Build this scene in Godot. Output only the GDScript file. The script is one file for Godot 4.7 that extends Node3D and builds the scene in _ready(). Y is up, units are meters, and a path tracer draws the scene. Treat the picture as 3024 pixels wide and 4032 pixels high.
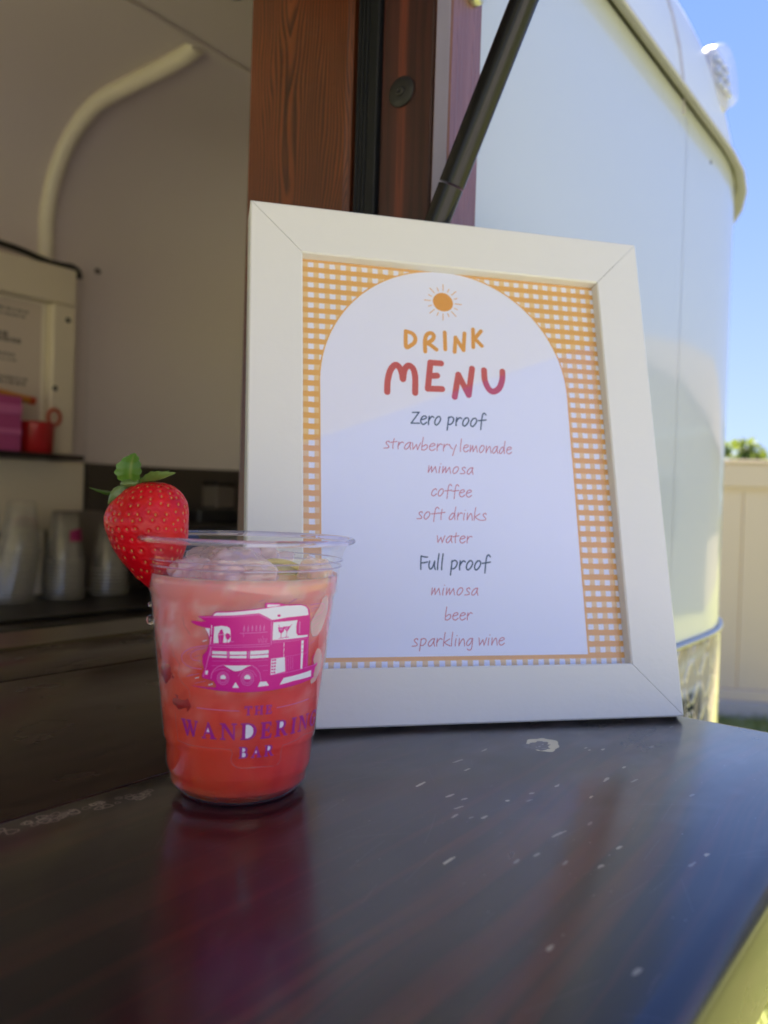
extends Node3D
# A framed drink menu and a strawberry lemonade on the bar counter of a white horse-trailer bar.
# x runs along the trailer's side, y up (0 = counter top), z out from the trailer towards the lawn.

const GROUND := -1.346
const CUP := Vector3(0.2486, 0.0, -0.2686)
const CUP_FACE := 2.3175          # azimuth (from +x towards +z) of the printed side of the cup, rad
const WALL_Z := -0.336
const LC := {"m": Color(0.86, 0.12, 0.58), "t": Color(0.66, 0.09, 0.56), "w": Color(0.93, 0.92, 0.95), "p": Color(0.88, 0.48, 0.76), "v": Color(0.93, 0.92, 0.90, 0.45), "e": Color(0.95, 0.85, 0.85, 0.35)}

var rng := RandomNumberGenerator.new()
var used := {}
var M := {}


# ---------------------------------------------------------------- naming
func numbered(called: String) -> String:
	var n: int = used.get(called, 0)
	used[called] = n + 1
	return called if n == 0 else "%s_%03d" % [called, n]


func tag(o: Node3D, label: String, category: String, group := "", kind := "") -> void:
	o.set_meta("label", label)
	if category:
		o.set_meta("category", category)
	if group:
		o.set_meta("group", group)
	if kind:
		o.set_meta("kind", kind)


func thing(called: String, label: String, category: String, at := Vector3.ZERO, group := "") -> Node3D:
	var o := Node3D.new()
	o.name = numbered(called)
	add_child(o)
	o.position = at
	tag(o, label, category, group)
	return o


func obj(called: String, st: SurfaceTool, m: Material, parent: Node3D = null, smooth := true) -> MeshInstance3D:
	st.generate_normals()
	var o := MeshInstance3D.new()
	o.mesh = st.commit()
	o.material_override = m
	if parent:
		o.name = called
		parent.add_child(o, true)
	else:
		o.name = numbered(called)
		add_child(o)
	return o


func share(called: String, mesh: Mesh, m: Material, parent: Node3D, xf: Transform3D) -> MeshInstance3D:
	var o := MeshInstance3D.new()
	o.mesh = mesh
	o.material_override = m
	o.name = called
	o.transform = xf
	parent.add_child(o, true)
	return o


func struct(o: Node3D, label: String) -> Node3D:
	o.set_meta("kind", "structure")
	o.set_meta("label", label)
	return o


# ---------------------------------------------------------------- shapes
func mb(flat := false) -> SurfaceTool:
	var st := SurfaceTool.new()
	st.begin(Mesh.PRIMITIVE_TRIANGLES)
	st.set_smooth_group(-1 if flat else 0)
	st.set_uv(Vector2.ZERO)
	return st


# corners run counter-clockwise as seen from outside
func tri(st: SurfaceTool, a: Vector3, b: Vector3, c: Vector3) -> void:
	st.add_vertex(a); st.add_vertex(c); st.add_vertex(b)


func quad(st: SurfaceTool, a: Vector3, b: Vector3, c: Vector3, d: Vector3) -> void:
	tri(st, a, b, c)
	tri(st, a, c, d)


func quad_uv(st: SurfaceTool, p: Array, uv: Array) -> void:
	for k in [0, 2, 1, 0, 3, 2]:
		st.set_uv(uv[k])
		st.add_vertex(p[k])


# a box with chamfered edges
func cbox(st: SurfaceTool, centre: Vector3, size: Vector3, bevel := 0.0, basis := Basis()) -> void:
	st.set_smooth_group(-1)
	var h := size / 2.0
	var c: float = minf(bevel, minf(h.x, minf(h.y, h.z)) * 0.9)
	var p := func(v: Vector3) -> Vector3: return centre + basis * v
	for ax in 3:
		var u := (ax + 1) % 3
		var w := (ax + 2) % 3
		for s in [-1.0, 1.0]:
			var q := []
			for k in [[-1, -1], [1, -1], [1, 1], [-1, 1]]:
				var v := Vector3.ZERO
				v[ax] = s * h[ax]
				v[u] = k[0] * (h[u] - c)
				v[w] = k[1] * (h[w] - c)
				q.append(p.call(v))
			if s > 0:
				quad(st, q[0], q[1], q[2], q[3])
			else:
				quad(st, q[3], q[2], q[1], q[0])
	if c <= 0.0:
		return
	for ax in 3:
		var u := (ax + 1) % 3
		var w := (ax + 2) % 3
		for su in [-1.0, 1.0]:
			for sw in [-1.0, 1.0]:
				var q := []
				for k in [[-1.0, 0], [1.0, 0], [1.0, 1], [-1.0, 1]]:
					var v := Vector3.ZERO
					v[ax] = k[0] * (h[ax] - c)
					v[u] = su * (h[u] if k[1] == 0 else h[u] - c)
					v[w] = sw * (h[w] - c if k[1] == 0 else h[w])
					q.append(p.call(v))
				if su * sw > 0:
					quad(st, q[3], q[2], q[1], q[0])
				else:
					quad(st, q[0], q[1], q[2], q[3])
	for sx in [-1.0, 1.0]:
		for sy in [-1.0, 1.0]:
			for sz in [-1.0, 1.0]:
				var a: Vector3 = p.call(Vector3(sx * h.x, sy * (h.y - c), sz * (h.z - c)))
				var b: Vector3 = p.call(Vector3(sx * (h.x - c), sy * h.y, sz * (h.z - c)))
				var d: Vector3 = p.call(Vector3(sx * (h.x - c), sy * (h.y - c), sz * h.z))
				if sx * sy * sz > 0:
					tri(st, a, b, d)
				else:
					tri(st, a, d, b)


func box_obj(called: String, lo: Vector3, hi: Vector3, m: Material, parent: Node3D = null, bevel := 0.002) -> MeshInstance3D:
	var st := mb()
	cbox(st, (lo + hi) / 2.0, hi - lo, bevel)
	return obj(called, st, m, parent)


# a surface f(u, v), u and v from 0 to 1; outside is towards du x dv
func surf(st: SurfaceTool, nu: int, nv: int, f: Callable, col: Variant = null, flip := false) -> void:
	st.set_smooth_group(0)
	var pts := PackedVector3Array()
	var cols := PackedColorArray()
	for j in nv + 1:
		for i in nu + 1:
			pts.append(f.call(float(i) / nu, float(j) / nv))
			if col != null:
				cols.append(col.call(float(i) / nu, float(j) / nv))
	var order := [0, 2, 1, 0, 3, 2] if not flip else [0, 1, 2, 0, 2, 3]
	for j in nv:
		for i in nu:
			var k := [j * (nu + 1) + i, j * (nu + 1) + i + 1, (j + 1) * (nu + 1) + i + 1, (j + 1) * (nu + 1) + i]
			if pts[k[0]].is_equal_approx(pts[k[1]]) and pts[k[2]].is_equal_approx(pts[k[3]]):
				continue
			for o in order:
				var n: int = k[o]
				if col != null:
					st.set_color(cols[n])
				st.set_uv(Vector2(float(n % (nu + 1)) / nu, float(n / (nu + 1)) / nv))
				st.add_vertex(pts[n])


# a profile of (radius, height) turned round the y axis; heights rising = outside is outwards
func lathe(st: SurfaceTool, prof: Array, segs := 48, at := Vector3.ZERO, col: Variant = null, from := 0.0) -> void:
	var n := prof.size() - 1
	var f := func(u: float, v: float) -> Vector3:
		var k: int = mini(int(round(v * n)), n)
		var a: float = from - u * TAU
		return at + Vector3(cos(a) * prof[k].x, prof[k].y, sin(a) * prof[k].x)
	surf(st, segs, n, f, col)


func tube(st: SurfaceTool, path: Array, r: float, segs := 14, caps := true, flat_end := 1.0) -> void:
	var n := path.size() - 1
	var frames := []
	var up := Vector3.UP
	for k in n + 1:
		var t: Vector3 = (path[mini(k + 1, n)] - path[maxi(k - 1, 0)]).normalized()
		if k == 0:
			up = Vector3.RIGHT if absf(t.x) < 0.8 else Vector3.UP
		var s := t.cross(up).normalized()
		up = s.cross(t).normalized()
		frames.append([s, up])
	surf(st, segs, n, func(u: float, v: float) -> Vector3:
		var k: int = int(round(v * n))
		return path[k] + (frames[k][0] * cos(u * TAU) + frames[k][1] * sin(u * TAU)) * r, null, true)
	if caps:
		for e in [0, n]:
			for i in segs:
				var a := i * TAU / segs
				var b := (i + 1) * TAU / segs
				var A: Vector3 = path[e] + (frames[e][0] * cos(a) + frames[e][1] * sin(a)) * r
				var B: Vector3 = path[e] + (frames[e][0] * cos(b) + frames[e][1] * sin(b)) * r
				st.set_smooth_group(-1)
				if e == 0:
					tri(st, path[e], A, B)
				else:
					tri(st, path[e], B, A)


func rod(a: Vector3, b: Vector3, n := 1) -> Array:
	var out := []
	for k in n + 1:
		out.append(a.lerp(b, float(k) / n))
	return out


func blob(st: SurfaceTool, at: Vector3, size: Vector3, rough: float, seed_: int, nu := 24, nv := 14) -> void:
	var no := FastNoiseLite.new()
	no.seed = seed_
	no.frequency = 0.9
	surf(st, nu, nv, func(u: float, v: float) -> Vector3:
		var d := Vector3(cos(u * TAU) * sin(v * PI), cos(v * PI), sin(u * TAU) * sin(v * PI))
		if v < 0.001: d = Vector3.UP
		if v > 0.999: d = Vector3.DOWN
		if u > 0.999: d = Vector3(sin(v * PI), cos(v * PI), 0.0)
		var k := 1.0 + rough * no.get_noise_3d(d.x * 1.6, d.y * 1.6, d.z * 1.6)
		return at + d * size * k, null, false)


# a lump of ice: a rounded block melted unevenly
func lump(st: SurfaceTool, size: Vector3, seed_: int) -> void:
	var no := FastNoiseLite.new()
	no.seed = seed_
	no.frequency = 0.6
	no.fractal_octaves = 2
	surf(st, 40, 24, func(u: float, v: float) -> Vector3:
		var d := Vector3(cos(u * TAU) * sin(v * PI), cos(v * PI), sin(u * TAU) * sin(v * PI))
		if v < 0.001: d = Vector3.UP
		if v > 0.999: d = Vector3.DOWN
		if u > 0.999: d = Vector3(sin(v * PI), cos(v * PI), 0.0)
		var k := pow(pow(absf(d.x), 4.0) + pow(absf(d.y), 4.0) + pow(absf(d.z), 4.0), -0.25)
		return d * size * k * (1.0 + 0.34 * no.get_noise_3d(d.x * 1.7, d.y * 1.7, d.z * 1.7)), null, false)


# ---------------------------------------------------------------- materials
func mat(called: String, c: Color, rough := 0.6, metal := 0.0) -> StandardMaterial3D:
	var m := StandardMaterial3D.new()
	m.resource_name = called
	m.albedo_color = c
	m.roughness = rough
	m.metallic = metal
	M[called] = m
	return m


func pane(called: String, c: Color, alpha: float, rough: float) -> StandardMaterial3D:
	var m := mat(called, Color(c.r, c.g, c.b, alpha), rough)
	m.transparency = BaseMaterial3D.TRANSPARENCY_ALPHA
	return m


func bumped(m: StandardMaterial3D, freq: float, height: float, scale: float, seed_ := 3, stretch := Vector3.ONE) -> void:
	var no := FastNoiseLite.new()
	no.seed = seed_
	no.frequency = freq
	no.fractal_octaves = 4
	m.heightmap_enabled = true
	m.heightmap_texture = ImageTexture.create_from_image(no.get_seamless_image(256, 256))
	m.heightmap_scale = height
	m.uv1_triplanar = true
	m.uv1_world_triplanar = true
	m.uv1_scale = stretch * scale


func lin(r: float, g: float, b: float) -> Color:
	return Color(r, g, b).linear_to_srgb()


# ---------------------------------------------------------------- drawing into a print
var px := 16.0          # pixels per millimetre of the print being drawn
var org := Vector2.ZERO # its left and top, mm
var ydown := false


func _to_px(x: float, y: float) -> Vector2:
	return Vector2((x - org.x) * px, (y - org.y) * px if ydown else (org.y - y) * px)


func _poly(im: Image, tenths: Array, c: Color) -> void:
	var p := PackedVector2Array()
	for k in range(0, tenths.size(), 2):
		p.append(_to_px(tenths[k] * 0.1, tenths[k + 1] * 0.1))
	_fill(im, p, c)


func _fill(im: Image, p: PackedVector2Array, c: Color) -> void:
	var lo := 1e9
	var hi := -1e9
	for q in p:
		lo = minf(lo, q.y)
		hi = maxf(hi, q.y)
	for y in range(maxi(0, int(lo)), mini(im.get_height() - 1, int(hi) + 1) + 1):
		var xs := []
		var yc := y + 0.5
		for k in p.size():
			var a := p[k]
			var b := p[(k + 1) % p.size()]
			if (a.y <= yc) != (b.y <= yc):
				xs.append(a.x + (yc - a.y) / (b.y - a.y) * (b.x - a.x))
		xs.sort()
		for k in range(0, xs.size() - 1, 2):
			var x0 := int(round(xs[k]))
			var x1 := int(round(xs[k + 1]))
			if x1 > x0:
				im.fill_rect(Rect2i(x0, y, x1 - x0, 1), c)


func _line(im: Image, tenths: Array, c: Color, wide: float) -> void:
	var p := PackedVector2Array()
	for k in range(0, tenths.size(), 2):
		p.append(Vector2(tenths[k] * 0.1, tenths[k + 1] * 0.1))
	_stroke(im, p, wide * 0.5, c)


# a round-ended stroke through points in mm
func _stroke(im: Image, p: PackedVector2Array, half: float, c: Color) -> void:
	var h := half * px
	for k in p.size() - 1:
		var a := _to_px(p[k].x, p[k].y)
		var b := _to_px(p[k + 1].x, p[k + 1].y)
		var d := b - a
		var l2 := maxf(d.length_squared(), 1e-6)
		for y in range(maxi(0, int(minf(a.y, b.y) - h - 1)), mini(im.get_height() - 1, int(maxf(a.y, b.y) + h + 2)) + 1):
			for x in range(maxi(0, int(minf(a.x, b.x) - h - 1)), mini(im.get_width() - 1, int(maxf(a.x, b.x) + h + 2)) + 1):
				var q := Vector2(x + 0.5, y + 0.5)
				var t := clampf((q - a).dot(d) / l2, 0.0, 1.0)
				var cov := clampf(h + 0.5 - q.distance_to(a + d * t), 0.0, 1.0)
				if cov > 0.0:
					var o := im.get_pixel(x, y)
					if o.a < 0.02:
						im.set_pixel(x, y, Color(c.r, c.g, c.b, c.a * cov))
					else:
						var m := o.lerp(c, cov)
						m.a = maxf(o.a, c.a * cov)
						im.set_pixel(x, y, m)


func curve(p: PackedVector2Array, steps := 6) -> PackedVector2Array:
	var out := PackedVector2Array()
	var n := p.size()
	for k in n - 1:
		var a := p[maxi(k - 1, 0)]
		var d := p[mini(k + 2, n - 1)]
		for s in steps:
			out.append(p[k].cubic_interpolate(p[k + 1], a, d, float(s) / steps))
	out.append(p[n - 1])
	return out


# ================================================================ the scene
func _ready() -> void:
	rng.seed = 20240611
	camera_and_light()
	materials()
	ground_and_garden()
	trailer_shell()
	trailer_opening()
	trailer_inside()
	bar_counter()
	menu_frame()
	drink()
	strawberry()


func camera_and_light() -> void:
	var cam := Camera3D.new()
	cam.name = "camera"
	add_child(cam)
	var fw := Vector3(0.792931, -0.012691, -0.609179)
	var rr := Vector3(0.609239, 0.031853, 0.792346)
	var uu := Vector3(-0.009349, 0.999412, -0.032989)
	cam.transform = Transform3D(Basis(rr, uu, -fw).orthonormalized(), Vector3(0, 0.1294, 0))
	cam.keep_aspect = Camera3D.KEEP_HEIGHT
	var at := CameraAttributesPhysical.new()
	at.frustum_focal_length = 18.85
	at.frustum_focus_distance = 0.40
	at.frustum_near = 0.02
	at.frustum_far = 2000.0
	at.exposure_aperture = 18.85 / 3.4
	cam.attributes = at
	cam.current = true
	var sky_mat := ProceduralSkyMaterial.new()
	sky_mat.sky_top_color = lin(0.048, 0.090, 0.245)
	sky_mat.sky_horizon_color = lin(0.150, 0.192, 0.276)
	sky_mat.sky_curve = 0.20
	sky_mat.sky_energy_multiplier = 1.0
	sky_mat.ground_bottom_color = lin(0.09, 0.09, 0.06)
	sky_mat.ground_horizon_color = lin(0.24, 0.26, 0.26)
	sky_mat.sun_angle_max = 40.0
	sky_mat.sun_curve = 0.10
	var sky := Sky.new()
	sky.sky_material = sky_mat
	var env := Environment.new()
	env.background_mode = Environment.BG_SKY
	env.sky = sky
	env.tonemap_mode = Environment.TONE_MAPPER_LINEAR
	env.tonemap_exposure = 5.0
	env.sdfgi_enabled = true
	env.ssao_enabled = true
	env.ssil_enabled = true
	var we := WorldEnvironment.new()
	we.name = "world_environment"
	we.environment = env
	add_child(we)
	var sun := DirectionalLight3D.new()
	sun.name = "sun"
	sun.light_energy = 1.45
	sun.light_color = Color(1.0, 0.95, 0.86)
	sun.light_angular_distance = 0.5
	sun.shadow_enabled = true
	add_child(sun)
	sun.basis = Basis.looking_at(-Vector3(0.55, 1.25, -0.52).normalized())


# ---------------------------------------------------------------- all materials
func materials() -> void:
	var m := mat("white_paint", lin(0.50, 0.53, 0.555), 0.4)
	m.clearcoat_enabled = true
	m.clearcoat = 0.65
	m.clearcoat_roughness = 0.07
	mat("roof_paint", lin(0.66, 0.68, 0.70), 0.4)
	mat("brim_paint", lin(0.50, 0.485, 0.50), 0.45)
	bumped(mat("inside_paint", lin(0.70, 0.615, 0.61), 0.55), 0.02, 0.06, 1.5, 5)
	mat("rib_paint", lin(0.82, 0.75, 0.63), 0.35)
	mat("cream_board", lin(0.72, 0.63, 0.50), 0.5)
	mat("hatch_lining", lin(0.70, 0.63, 0.50), 0.5)
	mat("sky_lit_edge", lin(0.30, 0.275, 0.42), 0.5)  # lavender skylight tint for the trim's left face
	mat("black_rubber", lin(0.009, 0.010, 0.013), 0.45).metallic_specular = 0.35
	mat("black_plastic", lin(0.012, 0.011, 0.011), 0.4)
	mat("dark_shelf", lin(0.018, 0.010, 0.008), 0.4)
	mat("strut_black", lin(0.008, 0.008, 0.010), 0.24).metallic_specular = 0.42
	mat("screw_metal", lin(0.022, 0.020, 0.021), 0.55, 0.2)
	mat("steel", lin(0.55, 0.55, 0.52), 0.3, 1.0)
	mat("edge_metal", lin(0.16, 0.15, 0.12), 0.26, 1.0)
	mat("dark_splash", lin(0.048, 0.037, 0.031), 0.35)
	mat("back_counter", lin(0.012, 0.008, 0.007), 0.35).metallic_specular = 0.4
	mat("pink_card", lin(0.42, 0.06, 0.22), 0.5)
	mat("pink_band", lin(0.58, 0.14, 0.36), 0.5)
	mat("red_plastic", lin(0.42, 0.012, 0.014), 0.3)
	mat("orange_pen", lin(0.55, 0.22, 0.03), 0.4)
	mat("red_cap", lin(0.5, 0.06, 0.02), 0.4)
	mat("grey_box", lin(0.16, 0.13, 0.11), 0.5)
	var cupm := mat("stacked_cup", Color(0.86, 0.84, 0.80, 0.06), 0.12)
	cupm.transparency = BaseMaterial3D.TRANSPARENCY_ALPHA
	cupm.metallic_specular = 0.9
	var rimm := mat("stacked_rim", Color(0.88, 0.85, 0.79, 0.36), 0.12)
	rimm.transparency = BaseMaterial3D.TRANSPARENCY_ALPHA
	var pnk := mat("pink_print", Color(0.70, 0.10, 0.42, 0.9), 0.5)
	pnk.transparency = BaseMaterial3D.TRANSPARENCY_ALPHA
	# the frame
	bumped(mat("frame_white", lin(0.735, 0.722, 0.705), 0.42), 0.03, 0.012, 18.0, 9)
	mat("frame_back", lin(0.05, 0.045, 0.04), 0.8)
	pane("frame_glass", Color(1, 1, 1), 0.0, 0.02)
	# the drink
	pane("cup_plastic", Color(0.93, 0.93, 1.0), 0.02, 0.03).metallic_specular = 0.62
	m = mat("cup_rim", Color(0.92, 0.91, 1.0, 0.06), 0.03)
	m.refraction_enabled = true
	m.refraction_scale = 0.05
	m = mat("lemonade", Color(1, 1, 1, 0.90), 0.10)
	m.refraction_enabled = true
	m.refraction_scale = 0.033
	m.vertex_color_use_as_albedo = true
	m.subsurf_scatter_enabled = true
	m.subsurf_scatter_strength = 0.9
	pane("ice", Color(1.0, 0.87, 0.86), 0.40, 0.03).metallic_specular = 0.7
	m = mat("water", Color(1, 1, 1, 0.0), 0.02)
	m.refraction_enabled = true
	m.refraction_scale = 0.033
	m = mat("lemon_rind", lin(0.70, 0.56, 0.20), 0.4)
	m = mat("lemon_pith", lin(0.72, 0.62, 0.32), 0.5)
	m = mat("lemon_flesh", lin(0.74, 0.60, 0.28), 0.25)
	m.subsurf_scatter_enabled = true
	m.subsurf_scatter_strength = 0.4
	m = mat("berry_piece", lin(0.42, 0.015, 0.012), 0.3)
	m = mat("berry_red", Color.WHITE, 0.36)
	m.clearcoat_enabled = true
	m.clearcoat = 0.10
	m.clearcoat_roughness = 0.08
	m.metallic_specular = 0.36
	m.vertex_color_use_as_albedo = true
	m.subsurf_scatter_enabled = true
	m.subsurf_scatter_strength = 0.05
	m = mat("berry_seed", lin(0.50, 0.22, 0.05), 0.4)
	m = mat("sepal_green", lin(0.075, 0.165, 0.018), 0.4)
	m.vertex_color_use_as_albedo = true
	m.albedo_color = Color.WHITE
	m.backlight_enabled = true
	m.backlight = lin(0.3, 0.45, 0.08)
	# the garden
	var g := mat("lawn", lin(0.115, 0.15, 0.028), 0.9)
	g.albedo_texture = noise_tex(0.012, [lin(0.15, 0.185, 0.05), lin(0.20, 0.215, 0.062), lin(0.245, 0.235, 0.09)], 512, 4)
	g.albedo_color = Color.WHITE
	g.uv1_triplanar = true
	g.uv1_world_triplanar = true
	g.uv1_scale = Vector3.ONE * 0.35
	m = mat("grass_blade", Color.WHITE, 0.6)
	m.vertex_color_use_as_albedo = true
	m.backlight_enabled = true
	m.backlight = Color(0.6, 0.6, 0.6)
	bumped(mat("pavement_concrete", lin(0.34, 0.33, 0.32), 0.9), 0.02, 0.4, 1.2, 7)
	mat("fence_vinyl", lin(0.60, 0.475, 0.325), 0.5)
	mat("footing_concrete", lin(0.42, 0.37, 0.31), 0.9)
	mat("bark", lin(0.10, 0.07, 0.045), 0.9)
	for k in 3:
		m = mat("leaf_%d" % k, [lin(0.12, 0.165, 0.03), lin(0.075, 0.12, 0.025), lin(0.15, 0.18, 0.04)][k], 0.55)
		m.backlight_enabled = true
		m.backlight = Color(0.45, 0.5, 0.2)
	mat("hill_haze", lin(0.20, 0.27, 0.33), 1.0)
	mat("house_siding", lin(0.55, 0.47, 0.36), 0.7)
	mat("bounce_render", lin(0.76, 0.75, 0.76), 0.8)
	mat("floor_vinyl", lin(0.30, 0.28, 0.28), 0.5)
	mat("house_roof", lin(0.11, 0.09, 0.08), 0.9)
	mat("house_trim", lin(0.75, 0.73, 0.68), 0.6)
	mat("window_dark", lin(0.02, 0.025, 0.03), 0.05)
	mat("tyre", lin(0.015, 0.015, 0.015), 0.8)
	m = mat("tread_plate", lin(0.80, 0.80, 0.78), 0.06, 1.0)
	var im := Image.create(256, 256, false, Image.FORMAT_RGB8)
	im.fill(Color(0.2, 0.2, 0.2))
	px = 1.0
	org = Vector2.ZERO
	ydown = true
	for i in 4:
		for j in 4:
			var c := Vector2(32 + i * 64, 32 + j * 64)
			var d := Vector2(17, 17) if (i + j) % 2 == 0 else Vector2(17, -17)
			_stroke(im, PackedVector2Array([c - d, c + d]), 7.0, Color(0.8, 0.8, 0.8))
	im.resize(128, 128, Image.INTERPOLATE_LANCZOS)
	m.heightmap_enabled = true
	m.heightmap_texture = ImageTexture.create_from_image(im)
	m.heightmap_scale = 0.10
	m.uv1_triplanar = true
	m.uv1_world_triplanar = true
	m.uv1_scale = Vector3.ONE * 7.0
	m = mat("lens_clear", Color(0.95, 0.95, 0.93, 0.25), 0.1)
	m.transparency = BaseMaterial3D.TRANSPARENCY_ALPHA
	m.metallic_specular = 0.8
	# stained timber
	m = mat("jamb_wood", Color.WHITE, 0.36)
	m.albedo_texture = wood(320, 1024, 11, lin(0.185, 0.048, 0.015), lin(0.040, 0.010, 0.006), 42.0, 0.75)
	m = mat("stud_wood", Color.WHITE, 0.5)
	m.albedo_texture = wood(96, 512, 23, lin(0.062, 0.016, 0.014), lin(0.020, 0.007, 0.008), 6.0, 0.45, lin(0.21, 0.045, 0.022))
	m = mat("trim_wood", Color.WHITE, 0.5)
	m.albedo_texture = wood(128, 512, 31, lin(0.235, 0.105, 0.095), lin(0.12, 0.050, 0.048), 30.0, 0.5)
	m.clearcoat_enabled = true
	m.clearcoat = 0.3
	m.clearcoat_roughness = 0.3
	bumped(m, 0.02, 0.05, 20.0, 12, Vector3(1, 0.1, 1))
	m.uv1_triplanar = false
	m.uv1_scale = Vector3.ONE


func noise_tex(freq: float, ramp: Array, size: int, seed_: int) -> ImageTexture:
	var no := FastNoiseLite.new()
	no.seed = seed_
	no.frequency = freq
	no.fractal_octaves = 5
	var src := no.get_seamless_image(size, size)
	var im := Image.create(size, size, false, Image.FORMAT_RGB8)
	for y in size:
		for x in size:
			var v := src.get_pixel(x, y).r
			im.set_pixel(x, y, ramp[0].lerp(ramp[1], minf(v * 2.0, 1.0)) if v < 0.5 else ramp[1].lerp(ramp[2], v * 2.0 - 1.0))
	return ImageTexture.create_from_image(im)


# timber sawn lengthwise: growth rings cut at a slant, drawn out along v
func wood(w: int, h: int, seed_: int, light: Color, dark: Color, rings: float, contrast: float, streak := Color(0, 0, 0, 0)) -> ImageTexture:
	var bend := FastNoiseLite.new()
	bend.seed = seed_
	bend.frequency = 1.0
	bend.fractal_octaves = 3
	var fine := FastNoiseLite.new()
	fine.seed = seed_ + 1
	fine.frequency = 1.0
	fine.fractal_octaves = 2
	var im := Image.create(w, h, false, Image.FORMAT_RGB8)
	for y in h:
		var v := float(y) / h
		for x in w:
			var u := float(x) / w
			var b := bend.get_noise_2d(u * 1.3, v * 2.2)
			var d := absf(u - 0.42 + 0.10 * bend.get_noise_2d(7.0, v * 1.5))
			var ring: float = (sqrt(d * d + 0.02 + 0.10 * v * v) + 0.075 * b) * rings + 0.25 * fine.get_noise_2d(u * 9.0, v * 5.0)
			var f: float = ring - floor(ring)
			var late: float = smoothstep(0.25, 0.85, f) * (1.0 - smoothstep(0.9, 1.0, f))
			var pores := fine.get_noise_2d(u * 90.0, v * 9.0)
			var t := clampf(late * contrast + 0.22 * pores + 0.25 * b + 0.15, 0.0, 1.0)
			var c := light.lerp(dark, t)
			if streak.a > 0.0:
				c = c.lerp(streak, smoothstep(0.12, 0.05, absf(u - 0.42 + 0.03 * b)) * (0.55 + 0.5 * pores))
			im.set_pixel(x, y, c)
	return ImageTexture.create_from_image(im)


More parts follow.
